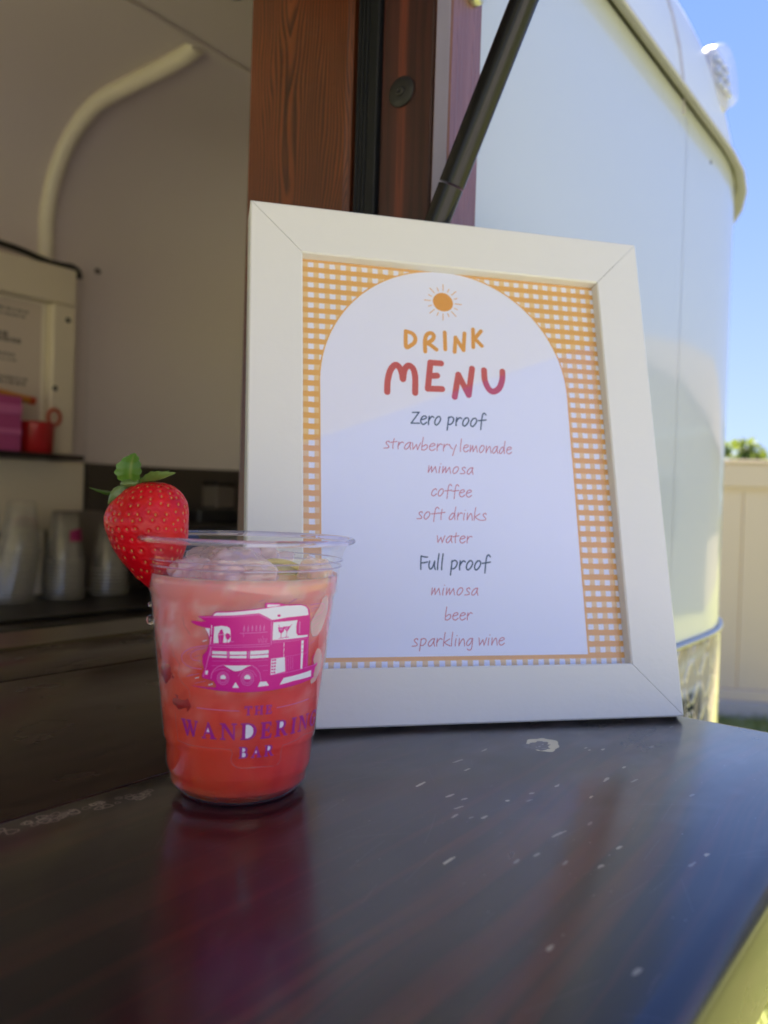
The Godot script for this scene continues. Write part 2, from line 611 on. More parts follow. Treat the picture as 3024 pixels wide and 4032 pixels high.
# ---------------------------------------------------------------- the garden
func ground_and_garden() -> void:
	var st := mb(true)
	quad(st, Vector3(-400, GROUND, 400), Vector3(400, GROUND, 400), Vector3(400, GROUND, -400), Vector3(-400, GROUND, -400))
	struct(obj("ground", st, M.lawn), "mown green lawn round the trailer")
	box_obj("bounce_driveway", Vector3(-9, GROUND - 0.05, 1.7), Vector3(1.1, GROUND + 0.02, 6.5), M.pavement_concrete)  # pale slab added out of view to bounce sunlight at the counter
	struct(get_node("bounce_driveway"), "pale concrete driveway added unseen behind the viewer to bounce sunlight")
	# grass blades where the lawn is near or mirrored in the polished plate
	var blade := mb(true)
	tri(blade, Vector3(-0.0035, 0, 0), Vector3(0.0035, 0, 0), Vector3(0.006, 0.03, 0.004))
	tri(blade, Vector3(-0.0035, 0, 0), Vector3(0.006, 0.03, 0.004), Vector3(0.012, 0.05, 0.014))
	blade.generate_normals()
	var mm := MultiMesh.new()
	mm.transform_format = MultiMesh.TRANSFORM_3D
	mm.use_colors = true
	mm.mesh = blade.commit()
	var n := 60000
	mm.instance_count = n
	for k in n:
		var x := rng.randf_range(0.6, 7.0)
		var z := rng.randf_range(-2.6, 2.4)
		if x < 1.9 and z < -0.3:
			x += 2.0
		var s := rng.randf_range(0.6, 1.35)
		mm.set_instance_transform(k, Transform3D(Basis(Vector3.UP, rng.randf() * TAU).scaled(Vector3(s, s * rng.randf_range(0.7, 1.2), s)), Vector3(x, GROUND, z)))
		var c := lin(0.17, 0.205, 0.025).lerp(lin(0.28, 0.25, 0.07), pow(rng.randf(), 2.0))
		mm.set_instance_color(k, c.srgb_to_linear())
	var gr := MultiMeshInstance3D.new()
	gr.name = "grass"
	gr.multimesh = mm
	gr.material_override = M.grass_blade
	add_child(gr)
	tag(gr, "short sunlit grass of the lawn beside the trailer", "", "", "stuff")
	# privacy fence
	var along := Vector3(0.45, 0, 0.893).normalized()
	var face := Vector3(-0.893, 0, 0.45).normalized()
	var fence := thing("vinyl_fence", "tan vinyl privacy fence with vertical boards beyond the trailer's nose", "fence", Vector3(6.23, GROUND, -1.45))
	fence.basis = Basis(along, Vector3.UP, face)
	var top := 1.83
	box_obj("top_rail", Vector3(-5, top - 0.17, -0.045), Vector3(0.42, top, 0.045), M.fence_vinyl, fence, 0.006)
	box_obj("rail_groove", Vector3(-5, top - 0.195, -0.03), Vector3(0.42, top - 0.172, 0.03), M.fence_vinyl, fence, 0.002)
	box_obj("cap_rail", Vector3(-5, top + 0.001, -0.055), Vector3(0.42, top + 0.03, 0.055), M.fence_vinyl, fence, 0.006)
	box_obj("bottom_rail", Vector3(-5, 0.12, -0.045), Vector3(0.42, 0.20, 0.045), M.fence_vinyl, fence, 0.006)
	box_obj("footing", Vector3(-5, -0.05, -0.07), Vector3(0.42, 0.119, 0.07), M.footing_concrete, fence, 0.01)
	var b := mb()
	cbox(b, Vector3.ZERO, Vector3(0.276, top - 0.39, 0.04), 0.006)
	b.generate_normals()
	var bm := b.commit()
	for k in 19:
		share("board", bm, M.fence_vinyl, fence, Transform3D(Basis(), Vector3(-4.95 + k * 0.28, 0.2 + (top - 0.39) / 2.0, rng.randf_range(-0.001, 0.001))))
	box_obj("end_post", Vector3(0.421, -0.05, -0.065), Vector3(0.55, top + 0.06, 0.065), M.fence_vinyl, fence, 0.006)
	# a ridge far off, its air haze put into the colour
	st = mb()
	surf(st, 60, 6, func(u: float, v: float) -> Vector3:
		var a := deg_to_rad(-14.0 + u * 60.0)
		var top_ := 24.0 + 7.0 * sin(u * 9.0) + 3.0 * sin(u * 23.0 + 1.0)
		return Vector3(cos(a) * (380.0 + v * 60.0), GROUND - 1.0 + top_ * sin(v * PI * 0.5), -sin(a) * (380.0 + v * 60.0)), null, true)
	struct(obj("hill", st, M.hill_haze), "low ridge on the horizon, distance haze tinted into its blue-green")
	# trees beyond the fence, and those across the drive that the glass mirrors
	tree("garden_tree", "dark green bushy tree just over the fence, nearest the trailer", Vector3(11.2, GROUND, -2.95), 2.45, 0.9, 1, 1700, "trees beyond the fence")
	tree("garden_tree", "lighter green tree over the fence, second from the trailer", Vector3(11.6, GROUND, -2.2), 2.75, 0.8, 0, 1500, "trees beyond the fence")
	tree("garden_tree", "dark green tree over the fence at the right edge of the picture", Vector3(11.4, GROUND, -1.4), 2.8, 0.8, 1, 1500, "trees beyond the fence")
	var far := [[-4.6, 14.5, 5.2, 2.2, 1], [-1.6, 13.0, 4.0, 1.9, 1], [1.6, 13.6, 3.7, 1.9, 1], [5.0, 13.0, 3.3, 1.6, 0], [8.6, 11.5, 3.0, 1.5, 1], [-9.8, 13.0, 6.2, 2.4, 1], [13.5, 8.2, 2.6, 1.3, 0]]
	var say := ["left of the drive", "first from the left across the drive", "straight across the drive", "right of the drive's end", "near the fence's far end", "at the far left of the row", "by the corner of the fence"]
	for k in far.size():
		tree("shade_tree", "broad leafy tree behind the viewer, %s" % say[k], Vector3(far[k][0], GROUND, far[k][1]), far[k][2], far[k][3], far[k][4], 1500, "trees across the drive")
	house()
	var gar := thing("bounce_garage", "white garage added unseen behind the viewer to reflect sunlight, left of the drive", "bounce_garage", Vector3(-5.4, GROUND, 6.9))  # unseen building added as a bright bounce surface for the frame
	box_obj("wall", Vector3(-3.6, 0, 0), Vector3(3.6, 3.0, 5.0), M.bounce_render, gar, 0.01)
	box_obj("roof", Vector3(-3.8, 3.001, -0.25), Vector3(3.8, 3.2, 5.2), M.house_roof, gar, 0.01)
	for x in [-1.8, 1.8]:
		var d: MeshInstance3D = box_obj("garage_door", Vector3(x - 1.25, 0.0, -0.03), Vector3(x + 1.25, 2.15, -0.001), M.house_trim, gar, 0.005)
		for k in 3:
			box_obj("door_panel", Vector3(x - 1.15, 0.1 + k * 0.68, -0.05), Vector3(x + 1.15, 0.68 + k * 0.68, -0.031), M.house_trim, d, 0.01)


func tree(called: String, label: String, at: Vector3, tall: float, wide: float, leaf: int, n: int, group: String) -> void:
	var t := thing(called, label, "tree", at, group)
	var r := RandomNumberGenerator.new()
	r.seed = int(absf(at.x * 131.0 + at.z * 977.0)) + 7
	var st := mb()
	var path := []
	for k in 7:
		path.append(Vector3(0.05 * sin(k * 1.3), tall * 0.72 * k / 6.0, 0.05 * cos(k * 1.7)))
	surf(st, 9, 6, func(u: float, v: float) -> Vector3:
		var k := int(round(v * 6))
		var a := -u * TAU
		return path[k] + Vector3(cos(a), 0, sin(a)) * tall * 0.028 * (1.15 - v * 0.85))
	for k in 6:
		var a := k * 2.4
		var p0: Vector3 = path[2 + k % 4]
		tube(st, [p0, p0 + Vector3(cos(a) * wide * 0.35, tall * 0.12, sin(a) * wide * 0.35), p0 + Vector3(cos(a) * wide * 0.6, tall * 0.2, sin(a) * wide * 0.6)], tall * 0.008, 6)
	obj("trunk", st, M.bark, t)
	st = mb(true)
	var clumps := []
	for k in 26:
		var h := r.randf()
		var rad := wide * (0.35 + 0.65 * sin(PI * clampf(0.15 + h * 0.85, 0, 1))) * sqrt(r.randf())
		var a := r.randf() * TAU
		clumps.append([Vector3(cos(a) * rad, tall * (0.24 + 0.72 * h), sin(a) * rad), wide * r.randf_range(0.22, 0.42) * (1.15 - 0.6 * h)])
	var s := wide * 0.055 + 0.02
	for k in n:
		var c: Array = clumps[k % clumps.size()]
		var d: Vector3 = Vector3(r.randfn(), r.randfn(), r.randfn()).normalized() * c[1] * pow(r.randf(), 0.4)
		var q: Vector3 = c[0] + d
		var e := Vector3(r.randfn(), r.randfn() * 0.6, r.randfn()).normalized()
		var f := e.cross(Vector3(r.randfn(), r.randfn(), r.randfn())).normalized()
		var z := s * r.randf_range(0.6, 1.4)
		tri(st, q - e * z, q + f * z * 0.6, q + e * z)
		tri(st, q - e * z, q + e * z, q - f * z * 0.6)
	obj("crown", st, M["leaf_%d" % leaf], t)


func house() -> void:
	var t := thing("house", "tan gabled house with white trim beyond the lawn, behind the viewer", "house", Vector3(13.5, GROUND, 5.2))
	t.rotation.y = deg_to_rad(-70)
	var w := 3.2
	var st := mb(true)
	quad(st, Vector3(-w, 0, 0), Vector3(w, 0, 0), Vector3(w, 2.7, 0), Vector3(-w, 2.7, 0))
	tri(st, Vector3(-w, 2.7, 0), Vector3(w, 2.7, 0), Vector3(0, 4.6, 0))
	quad(st, Vector3(w, 0, 0), Vector3(w, 0, -8), Vector3(w, 2.7, -8), Vector3(w, 2.7, 0))
	quad(st, Vector3(-w, 0, -8), Vector3(-w, 0, 0), Vector3(-w, 2.7, 0), Vector3(-w, 2.7, -8))
	quad(st, Vector3(w, 0, -8), Vector3(-w, 0, -8), Vector3(-w, 2.7, -8), Vector3(w, 2.7, -8))
	tri(st, Vector3(w, 2.7, -8), Vector3(-w, 2.7, -8), Vector3(0, 4.6, -8))
	obj("wall", st, M.house_siding, t)
	st = mb()
	for s in [-1.0, 1.0]:
		var d: Vector3 = Vector3(s * (w + 0.35), 2.7 - 0.21, 0) - Vector3(0, 4.6, 0)
		var bs := Basis(d.normalized(), Vector3(0, 0, 1).cross(d.normalized()).normalized(), Vector3(0, 0, 1))
		cbox(st, Vector3(0, 4.68, -3.9) + d / 2.0, Vector3(d.length(), 0.12, 8.6), 0.01, bs)
	obj("roof", st, M.house_roof, t)
	for x in [-1.5, 1.5]:
		var f: MeshInstance3D = box_obj("window", Vector3(x - 0.55, 0.9, 0.0), Vector3(x + 0.55, 2.1, 0.06), M.house_trim, t, 0.01)
		box_obj("glazing", Vector3(x - 0.47, 0.98, 0.062), Vector3(x + 0.47, 2.02, 0.07), M.window_dark, f, 0.0)
	box_obj("gable_trim", Vector3(-w, 2.62, 0.002), Vector3(w, 2.78, 0.05), M.house_trim, t, 0.005)


# ---------------------------------------------------------------- the trailer
var trailer: Node3D


# the trailer's outline seen from above, moved inwards; it starts where the flat side ends and the nose begins
func plan(inset: float) -> Array:
	var x0 := -2.2 + inset
	var x1 := 1.83 - inset
	var z0 := -1.98 + inset
	var z1 := WALL_Z - inset
	var r := maxf(0.63 - inset, 0.012)
	var out := []
	for c in [[x1 - r, z1 - r, 90.0], [x1 - r, z0 + r, 0.0], [x0 + r, z0 + r, -90.0], [x0 + r, z1 - r, -180.0]]:
		for k in 17:
			var a := deg_to_rad(c[2] - k * 90.0 / 16.0)
			out.append(Vector2(c[0] + r * cos(a), c[1] + r * sin(a)))
	return out


func loft(st: SurfaceTool, levels: Array, closed: bool, flip := false) -> void:
	var rings := []
	for l in levels:
		var p := plan(l[0])
		if closed:
			p.append(p[0])
		else:
			p = [Vector2(1.0510, WALL_Z - l[0] - 0.0008)] + p.slice(0, 34)   # the nose only; sides are built flat and the tail left open for light
		var ring := []
		for q in p:
			ring.append(Vector3(q.x, l[1], q.y))
		rings.append(ring)
	var nu: int = rings[0].size() - 1
	var nv := levels.size() - 1
	surf(st, nu, nv, func(u: float, v: float) -> Vector3: return rings[int(round(v * nv))][int(round(u * nu))], null, flip)


func trailer_shell() -> void:
	trailer = thing("horse_trailer", "white horse trailer converted into a bar with a timber-framed serving hatch", "trailer")
	# walls
	var st := mb()
	loft(st, [[0.015, -0.95], [0.0, -0.93], [0.0, -0.2], [0.0, 0.3], [0.0, 0.648]], false)
	obj("nose_wall", st, M.white_paint, trailer)
	box_obj("side_wall", Vector3(0.512, -0.95, -0.376), Vector3(1.0490, 0.648, WALL_Z), M.white_paint, trailer, 0.0015)
	box_obj("lower_wall", Vector3(-1.57, -0.95, -0.376), Vector3(0.511, -0.052, WALL_Z), M.white_paint, trailer, 0.0015)
	box_obj("rear_side_wall", Vector3(-1.57, -0.05, -0.376), Vector3(-1.12, 0.648, WALL_Z), M.white_paint, trailer, 0.0015)
	# far side, with an unseen opening added at its tail to let sun in
	box_obj("far_wall", Vector3(0.1, -0.95, -1.98), Vector3(1.2, 0.648, -1.92), M.inside_paint, trailer, 0.0015)
	box_obj("far_wall", Vector3(-1.57, -0.95, -1.98), Vector3(0.099, -0.15, -1.92), M.inside_paint, trailer, 0.0015)
	box_obj("far_wall", Vector3(-1.57, 0.56, -1.98), Vector3(0.099, 0.648, -1.92), M.inside_paint, trailer, 0.0015)
	box_obj("header", Vector3(-1.12, 0.586, -0.53), Vector3(0.511, 0.648, WALL_Z), M.stud_wood, trailer, 0.001)
	box_obj("wall_filler", Vector3(0.5135, -0.05, -0.52), Vector3(0.53, 0.585, -0.377), M.stud_wood, trailer, 0.001)
	# roof, drawn in as it rises
	var levels := []
	for y in [0.649, 0.66, 0.68, 0.71, 0.76, 0.81, 0.86, 0.91, 0.96, 1.01, 1.06, 1.09]:
		levels.append([1.08 * pow(maxf(y - 0.63, 0.0), 2.0), y])
	levels += [[0.275, 1.13], [0.34, 1.155], [0.44, 1.172], [0.6, 1.18], [0.81, 1.184]]
	st = mb()
	loft(st, levels, true)
	obj("roof", st, M.roof_paint, trailer)
	# a joint in the roof skin, from the brim upwards
	var path := []
	for k in 12:
		var y := 0.63 + k * 0.045
		path.append(Vector3(1.03, y, WALL_Z - 1.08 * pow(y - 0.63, 2.0) + 0.0005))
	st = mb()
	tube(st, path, 0.0026, 6)
	obj("roof_joint", st, M.brim_paint, trailer)
	# the brim that runs along the eaves and round the nose
	var line := []
	for k in 9:
		line.append([Vector3(-1.57 + k * (1.2 + 1.57) / 8.0, 0, WALL_Z), Vector3(0, 0, 1), 0.018])
	for k in range(1, 13):
		var a := deg_to_rad(k * 88.0 / 12.0)
		line.append([Vector3(1.2 + 0.63 * sin(a), 0, WALL_Z - 0.63 + 0.63 * cos(a)), Vector3(sin(a), 0, cos(a)), 0.018])
	var sect := [Vector2(0.0, 0.6505), Vector2(0.4, 0.6462), Vector2(0.8, 0.6415), Vector2(0.95, 0.6398), Vector2(1.0, 0.6405), Vector2(1.0, 0.6440), Vector2(0.94, 0.6455), Vector2(0.4, 0.6535), Vector2(-0.06, 0.6580)]
	var nl := line.size() - 1
	st = mb()
	surf(st, nl, sect.size() - 1, func(u: float, v: float) -> Vector3:
		var l: Array = line[int(round(u * nl))]
		var s: Vector2 = sect[int(round(v * (sect.size() - 1)))]
		return l[0] + l[1] * (l[2] * s.x) + Vector3(0, s.y, 0), null, false)
	var brim := obj("brim", st, M.brim_paint, trailer)
	st = mb()
	surf(st, nl, 1, func(u: float, v: float) -> Vector3:
		var l: Array = line[int(round(u * nl))]
		return l[0] + l[1] * (0.0003 + 0.0022 * (1.0 - v)) + Vector3(0, 0.6482 + 0.0012 * (1.0 - v), 0), null, true)
	obj("drip_gap", st, M.black_rubber, brim)
	# polished tread plate round the lower nose
	st = mb()
	var skirt := [[Vector3(-1.57, 0, WALL_Z), Vector3(0, 0, 1)], [Vector3(0.3, 0, WALL_Z), Vector3(0, 0, 1)]]
	for k in 25:
		var a := deg_to_rad(k * 90.0 / 24.0)
		skirt.append([Vector3(1.2 + 0.63 * sin(a), 0, WALL_Z - 0.63 + 0.63 * cos(a)), Vector3(sin(a), 0, cos(a))])
	var ns := skirt.size() - 1
	var ys := [-0.90, -0.5, -0.052, -0.0505]
	var os := [0.003, 0.003, 0.003, 0.0006]
	surf(st, ns, 3, func(u: float, v: float) -> Vector3:
		var s: Array = skirt[int(round(u * ns))]
		var k := int(round(v * 3))
		return s[0] + s[1] * os[k] + Vector3(0, ys[k], 0))
	var plate := obj("tread_plate", st, M.tread_plate, trailer)
	st = mb()
	path = []
	for s in skirt:
		path.append(s[0] + s[1] * 0.0035 + Vector3(0, -0.0505, 0))
	tube(st, path, 0.0035, 8)
	obj("plate_edge", st, M.steel, plate)
	# clear marker lamp on the shoulder of the roof, above the brim
	var lamp := Node3D.new()
	lamp.name = "marker_lamp"
	trailer.add_child(lamp)
	lamp.position = Vector3(1.2535, 0.772, -0.386)
	lamp.basis = Basis(Vector3.UP, deg_to_rad(-6)) * Basis(Vector3.RIGHT, deg_to_rad(-10)) * Basis(Vector3.BACK, deg_to_rad(-8))
	for part in [["lamp_base", 0.0, 0.016, 1.06, M.brim_paint], ["lamp_gasket", 0.0161, 0.020, 1.0, M.black_rubber], ["lamp_rim", 0.0201, 0.031, 0.99, M.brim_paint]]:
		st = mb()
		oval_disc(st, 0.031 * part[3], 0.052 * part[3], part[1], part[2], 0.003)
		obj(part[0], st, part[4], lamp)
	st = mb()
	oval_disc(st, 0.0285, 0.049, 0.0312, 0.050, 0.012)
	obj("lamp_lens", st, M.lens_clear, lamp)
	st = mb()
	for k in 9:
		cbox(st, Vector3(-0.016 + (k % 3) * 0.016, -0.02 + (k / 3) * 0.02, 0.036), Vector3(0.010, 0.012, 0.006), 0.001)
	obj("lamp_reflector", st, M.steel, lamp)
	# the hatch that stands open over the counter, on two struts
	var hatch := Node3D.new()
	hatch.name = "serving_hatch"
	trailer.add_child(hatch)
	hatch.position = Vector3(-0.31, 0.606, -0.292)
	hatch.basis = Basis(Vector3.RIGHT, deg_to_rad(-4.5))
	box_obj("hatch_skin", Vector3(-0.81, 0.012, 0.0), Vector3(0.81, 0.03, 0.67), M.white_paint, hatch, 0.003)
	box_obj("hatch_lining", Vector3(-0.79, 0.0, 0.01), Vector3(0.79, 0.0115, 0.67 - 0.012), M.hatch_lining, hatch, 0.002)
	# running gear
	for x in [-0.35, -1.05]:
		var wheel := Node3D.new()
		wheel.name = "wheel"
		trailer.add_child(wheel, true)
		wheel.position = Vector3(x, GROUND + 0.32, -0.47)
		wheel.rotation.x = PI / 2
		st = mb()
		lathe(st, [Vector2(0.19, -0.09), Vector2(0.30, -0.09), Vector2(0.32, -0.06), Vector2(0.32, 0.06), Vector2(0.30, 0.09), Vector2(0.19, 0.09)], 32)
		obj("tyre", st, M.tyre, wheel)
		st = mb()
		lathe(st, [Vector2(0.001, 0.05), Vector2(0.19, 0.07)], 24)
		obj("rim", st, M.steel, wheel)
	box_obj("chassis", Vector3(-2.0, -1.02, -1.8), Vector3(1.5, -0.951, -0.62), M.black_plastic, trailer, 0.01)
	box_obj("prop_stand", Vector3(1.3, GROUND, -1.2), Vector3(1.36, -1.02, -1.14), M.steel, trailer, 0.003)


func oval_disc(st: SurfaceTool, rx: float, ry: float, z0: float, z1: float, round_: float) -> void:
	var prof := [[1.0, z0]]
	for k in 7:
		var a := k * PI / 12.0
		prof.append([cos(a), z1 - round_ + sin(a) * round_])
	prof.append([-1.0, z1])
	var n := prof.size() - 1
	surf(st, 40, n, func(u: float, v: float) -> Vector3:
		var p: Array = prof[int(round(v * n))]
		var a := u * TAU
		var c := signf(cos(a)) * pow(absf(cos(a)), 0.75)
		var s := signf(sin(a)) * pow(absf(sin(a)), 0.75)
		if p[0] < 0.0:
			return Vector3(0, 0, z1)
		var k: float = 1.0 if round_ <= 0.0 else p[0]
		return Vector3(c * (rx - round_ + round_ * k), s * (ry - round_ + round_ * k), p[1]))


func trailer_opening() -> void:
	var jamb := Node3D.new()
	jamb.name = "door_jamb"
	trailer.add_child(jamb)
	# stained board facing the opening, its grain running up
	board("jamb_board", Vector3(0.4776, -0.03, -0.531), Vector3(0.5126, 0.585, -0.414), M.jamb_wood, jamb, 0.004)
	board("jamb_post", Vector3(0.4790, -0.03, -0.3840), Vector3(0.5110, 0.585, -0.3365), M.stud_wood, jamb, 0.0015)
	board("jamb_trim", Vector3(0.4776, -0.03, -0.3345), Vector3(0.5180, 0.585, -0.3200), M.trim_wood, jamb, 0.0012)
	box_obj("trim_sky_strip", Vector3(0.4768, -0.03, -0.3326), Vector3(0.4775, 0.585, -0.3212), M.sky_lit_edge, jamb, 0.0002)  # sky light on the trim's left side, put in as a coloured strip
	var st := mb()
	cbox(st, Vector3(0.489, 0.2775, -0.3892), Vector3(0.028, 0.615, 0.0092), 0.001)
	cbox(st, Vector3(0.4902, 0.2775, -0.4002), Vector3(0.028, 0.615, 0.0125), 0.001)
	for z in [-0.3962, -0.4000, -0.4038]:
		tube(st, rod(Vector3(0.4762, -0.03, z), Vector3(0.4762, 0.585, z)), 0.0013, 8)
	obj("hatch_seal", st, M.black_rubber, jamb)
	# a screw in a large washer on the post
	st = mb()
	lathe(st, [Vector2(0.0112, 0.0), Vector2(0.0112, 0.0012), Vector2(0.0106, 0.0018), Vector2(0.0042, 0.0020), Vector2(0.0, 0.0020)], 28)
	var w := obj("washer", st, M.screw_metal, trailer)
	w.transform = Transform3D(Basis(Vector3(0, 1, 0), Vector3(-1, 0, 0), Vector3(0, 0, 1)), Vector3(0.4789, 0.4339, -0.3636))
	st = mb()
	lathe(st, [Vector2(0.0038, 0.0019), Vector2(0.0038, 0.0028), Vector2(0.0030, 0.0036), Vector2(0.0014, 0.0038), Vector2(0.0012, 0.0022), Vector2(0.0, 0.0022)], 20)
	obj("screw", st, M.screw_metal, w)
	# the end of a steel catch at the top of the trim
	st = mb()
	lathe(st, [Vector2(0.012, 0.0), Vector2(0.012, 0.004), Vector2(0.010, 0.006), Vector2(0.0, 0.0065)], 24)
	var c := obj("hatch_catch", st, M.steel, trailer)
	c.transform = Transform3D(Basis(Vector3(1, 0, 0), Vector3(0, 0, 1), Vector3(0, -1, 0)), Vector3(0.5025, 0.5065, -0.3199))
	# gas strut from the post out to the hatch
	var strut := Node3D.new()
	strut.name = "gas_strut"
	trailer.add_child(strut)
	var a := Vector3(0.46, 0.3483, -0.3034)
	var b := Vector3(0.46, 0.4479, -0.2561)
	var d := (b - a).normalized()
	st = mb()
	tube(st, rod(a - d * 0.002, a + d * 0.34, 2), 0.0090, 28)
	obj("strut_cylinder", st, M.strut_black, strut)
	st = mb()
	tube(st, rod(a - d * 0.075, a - d * 0.0035, 2), 0.0088, 28)
	obj("strut_end", st, M.strut_black, strut)
	st = mb()
	tube(st, rod(Vector3(0.46, a.y - d.y * 0.062, a.z - d.z * 0.062), Vector3(0.4785, a.y - d.y * 0.062, a.z - d.z * 0.062)), 0.005, 12)
	obj("strut_pin", st, M.steel, strut)


# a timber whose grain runs up it: u across the faces, v along
func board(called: String, lo: Vector3, hi: Vector3, m: Material, parent: Node3D, c: float) -> MeshInstance3D:
	var st := mb(true)
	var ring := [Vector2(lo.x, lo.z + c), Vector2(lo.x + c, lo.z), Vector2(hi.x - c, lo.z), Vector2(hi.x, lo.z + c), Vector2(hi.x, hi.z - c), Vector2(hi.x - c, hi.z), Vector2(lo.x + c, hi.z), Vector2(lo.x, hi.z - c)]
	var wide := hi.z - lo.z
	var tall := hi.y - lo.y
	for k in 8:
		var p: Vector2 = ring[k]
		var q: Vector2 = ring[(k + 1) % 8]
		var up := (p.y - lo.z + absf(p.x - lo.x) * 0.7) / wide
		var uq := (q.y - lo.z + absf(q.x - lo.x) * 0.7) / wide
		quad_uv(st, [Vector3(q.x, lo.y, q.y), Vector3(p.x, lo.y, p.y), Vector3(p.x, hi.y, p.y), Vector3(q.x, hi.y, q.y)], [Vector2(uq, 1), Vector2(up, 1), Vector2(up, 0), Vector2(uq, 0)])
	for e in [lo.y, hi.y]:
		for k in range(1, 7):
			var q3 := [Vector3(ring[0].x, e, ring[0].y), Vector3(ring[k].x, e, ring[k].y), Vector3(ring[k + 1].x, e, ring[k + 1].y)]
			for n in ([0, 1, 2] if e == hi.y else [0, 2, 1]):
				st.set_uv(Vector2(0.1, 0.1))
				st.add_vertex(q3[n])
	return obj(called, st, m, parent)


func trailer_inside() -> void:
	# lining: walls that curve into the ceiling
	var st := mb()
	loft(st, [[0.06, -0.93], [0.06, -0.2], [0.06, 0.3], [0.06, 0.598]], false, true)
	obj("inner_wall", st, M.inside_paint, trailer)
	st = mb()
	var levels := [[0.06, 0.5985], [0.06, 0.77]]
	for k in range(1, 13):
		var a := k * PI / 24.0
		levels.append([0.06 + 0.285 * (1.0 - cos(a)), 0.77 + 0.285 * sin(a)])
	levels += [[0.5, 1.056], [0.81, 1.057]]
	loft(st, levels, true, true)
	obj("ceiling", st, M.inside_paint, trailer)
	box_obj("cabin_floor", Vector3(-2.1, -0.95, -1.92), Vector3(1.75, -0.93, -0.38), M.floor_vinyl, trailer, 0.001)
	box_obj("ceiling_strip", Vector3(0.2, 1.0495, -1.35), Vector3(1.72, 1.0555, -1.325), M.inside_paint, trailer, 0.002)
	# the bent tube that stiffens wall and roof
	var path := []
	for k in 9:
		path.append(Vector3(1.069, -0.14 + k * 0.115, -1.910))
	for k in range(1, 15):
		var a := k * PI / 30.0 * 1.07
		path.append(Vector3(1.069, 0.78 + 0.262 * sin(a), -1.910 + 0.27 * (1.0 - cos(a))))
	path.append(Vector3(1.069, 1.042, -1.56))
	path.append(Vector3(1.069, 1.043, -1.46))
	path.append(Vector3(1.069, 1.047, -1.38))
	path.append(Vector3(1.069, 1.056, -1.345))
	st = mb()
	tube(st, path, 0.0185, 18)
	obj("roof_rib", st, M.rib_paint, trailer)
	# fixings in the lining, and one in the outer corner panel
	for q in [Vector3(1.2203, 0.7152, -1.9185), Vector3(1.3479, 0.6784, -1.9185)]:
		st = mb()
		blob(st, Vector3.ZERO, Vector3(0.010, 0.008, 0.004), 0.2, 2, 14, 8)
		obj("wall_plug", st, M.grey_box, trailer).position = q
	st = mb()
	blob(st, Vector3.ZERO, Vector3(0.0032, 0.0032, 0.0015), 0.1, 2, 12, 8)
	obj("rivet", st, M.screw_metal, trailer).position = Vector3(1.1553, 0.6141, -0.3366)
	# wall cabinet, back panel and counter
	box_obj("low_cabinet", Vector3(0.45, 0.03, -1.919), Vector3(1.181, 0.2055, -1.89), M.cream_board, trailer, 0.004)
	box_obj("back_panel", Vector3(0.3, -0.126, -1.919), Vector3(1.765, 0.026, -1.905), M.dark_splash, trailer, 0.002)
	box_obj("back_panel", Vector3(1.183, 0.028, -1.919), Vector3(1.2, 0.2065, -1.905), M.dark_splash, trailer, 0.002)
	# the same dark panel carried on round the curved corner
	st = mb()
	var bend := plan(0.066).slice(17, 34)
	surf(st, 16, 3, func(u: float, v: float) -> Vector3:
		var q: Vector2 = bend[int(round(u * 16))]
		var d := (Vector2(1.2, -1.35) - q).normalized() * (0.008 if v < 0.9 else 0.0)
		return Vector3(q.x + d.x, -0.126 + [0.0, 0.16, 0.331, 0.3325][int(round(v * 3))], q.y + d.y), null, true)
	obj("corner_panel", st, M.dark_splash, trailer)
	box_obj("back_counter", Vector3(0.2, -0.17, -1.918), Vector3(1.74, -0.127, -1.42), M.back_counter, trailer, 0.004)
	box_obj("counter_base", Vector3(0.2, -0.929, -1.90), Vector3(1.74, -0.171, -1.46), M.dark_splash, trailer, 0.004)
	# notice board: a white wooden frame round a paper notice
	var nb := thing("notice_board", "white framed notice board with a printed sheet on the trailer's back wall", "notice board", Vector3(0, 0, -1.89))
	box_obj("frame_top", Vector3(0.55, 0.590, 0.001), Vector3(1.1187, 0.6805, 0.045), M.cream_board, nb, 0.004)
	box_obj("frame_side", Vector3(1.0574, 0.2195, 0.001), Vector3(1.1187, 0.589, 0.045), M.cream_board, nb, 0.004)
	box_obj("backing", Vector3(0.55, 0.2195, 0.001), Vector3(1.0564, 0.589, 0.0125), M.rib_paint, nb, 0.001)
	for q in [Vector3(1.0955, 0.553, 0.045), Vector3(1.066, 0.381, 0.045)]:
		st = mb()
		lathe(st, [Vector2(0.0065, 0.0), Vector2(0.006, 0.002), Vector2(0.0, 0.003)], 14)
		var s := obj("screw", st, M.screw_metal, nb)
		s.transform = Transform3D(Basis(Vector3(1, 0, 0), Vector3(0, 0, 1), Vector3(0, -1, 0)), q)
	# the sheet: lines of small print
	var im := Image.create(256, 256, false, Image.FORMAT_RGB8)
	im.fill(lin(0.62, 0.53, 0.46))
	var r := RandomNumberGenerator.new()
	r.seed = 5
	for row in [[238, 0.9, 4], [229, 0.85, 4], [207, 0.0, 0], [196, 0.6, 8], [187, 0.75, 8], [160, 0.7, 5], [150, 0.75, 3], [120, 0.9, 5], [112, 0.9, 5], [64, 0.62, 5], [56, 0.5, 4]]:
		var x := 14
		while x < 226 * row[1]:
			var l := r.randi_range(6, 20)
			im.fill_rect(Rect2i(x, 256 - row[0], l, row[2]), lin(0.19, 0.16, 0.14))
			x += l + r.randi_range(3, 6)
	var pm := mat("notice_print", Color.WHITE, 0.6)
	pm.albedo_texture = ImageTexture.create_from_image(im)
	st = mb(true)
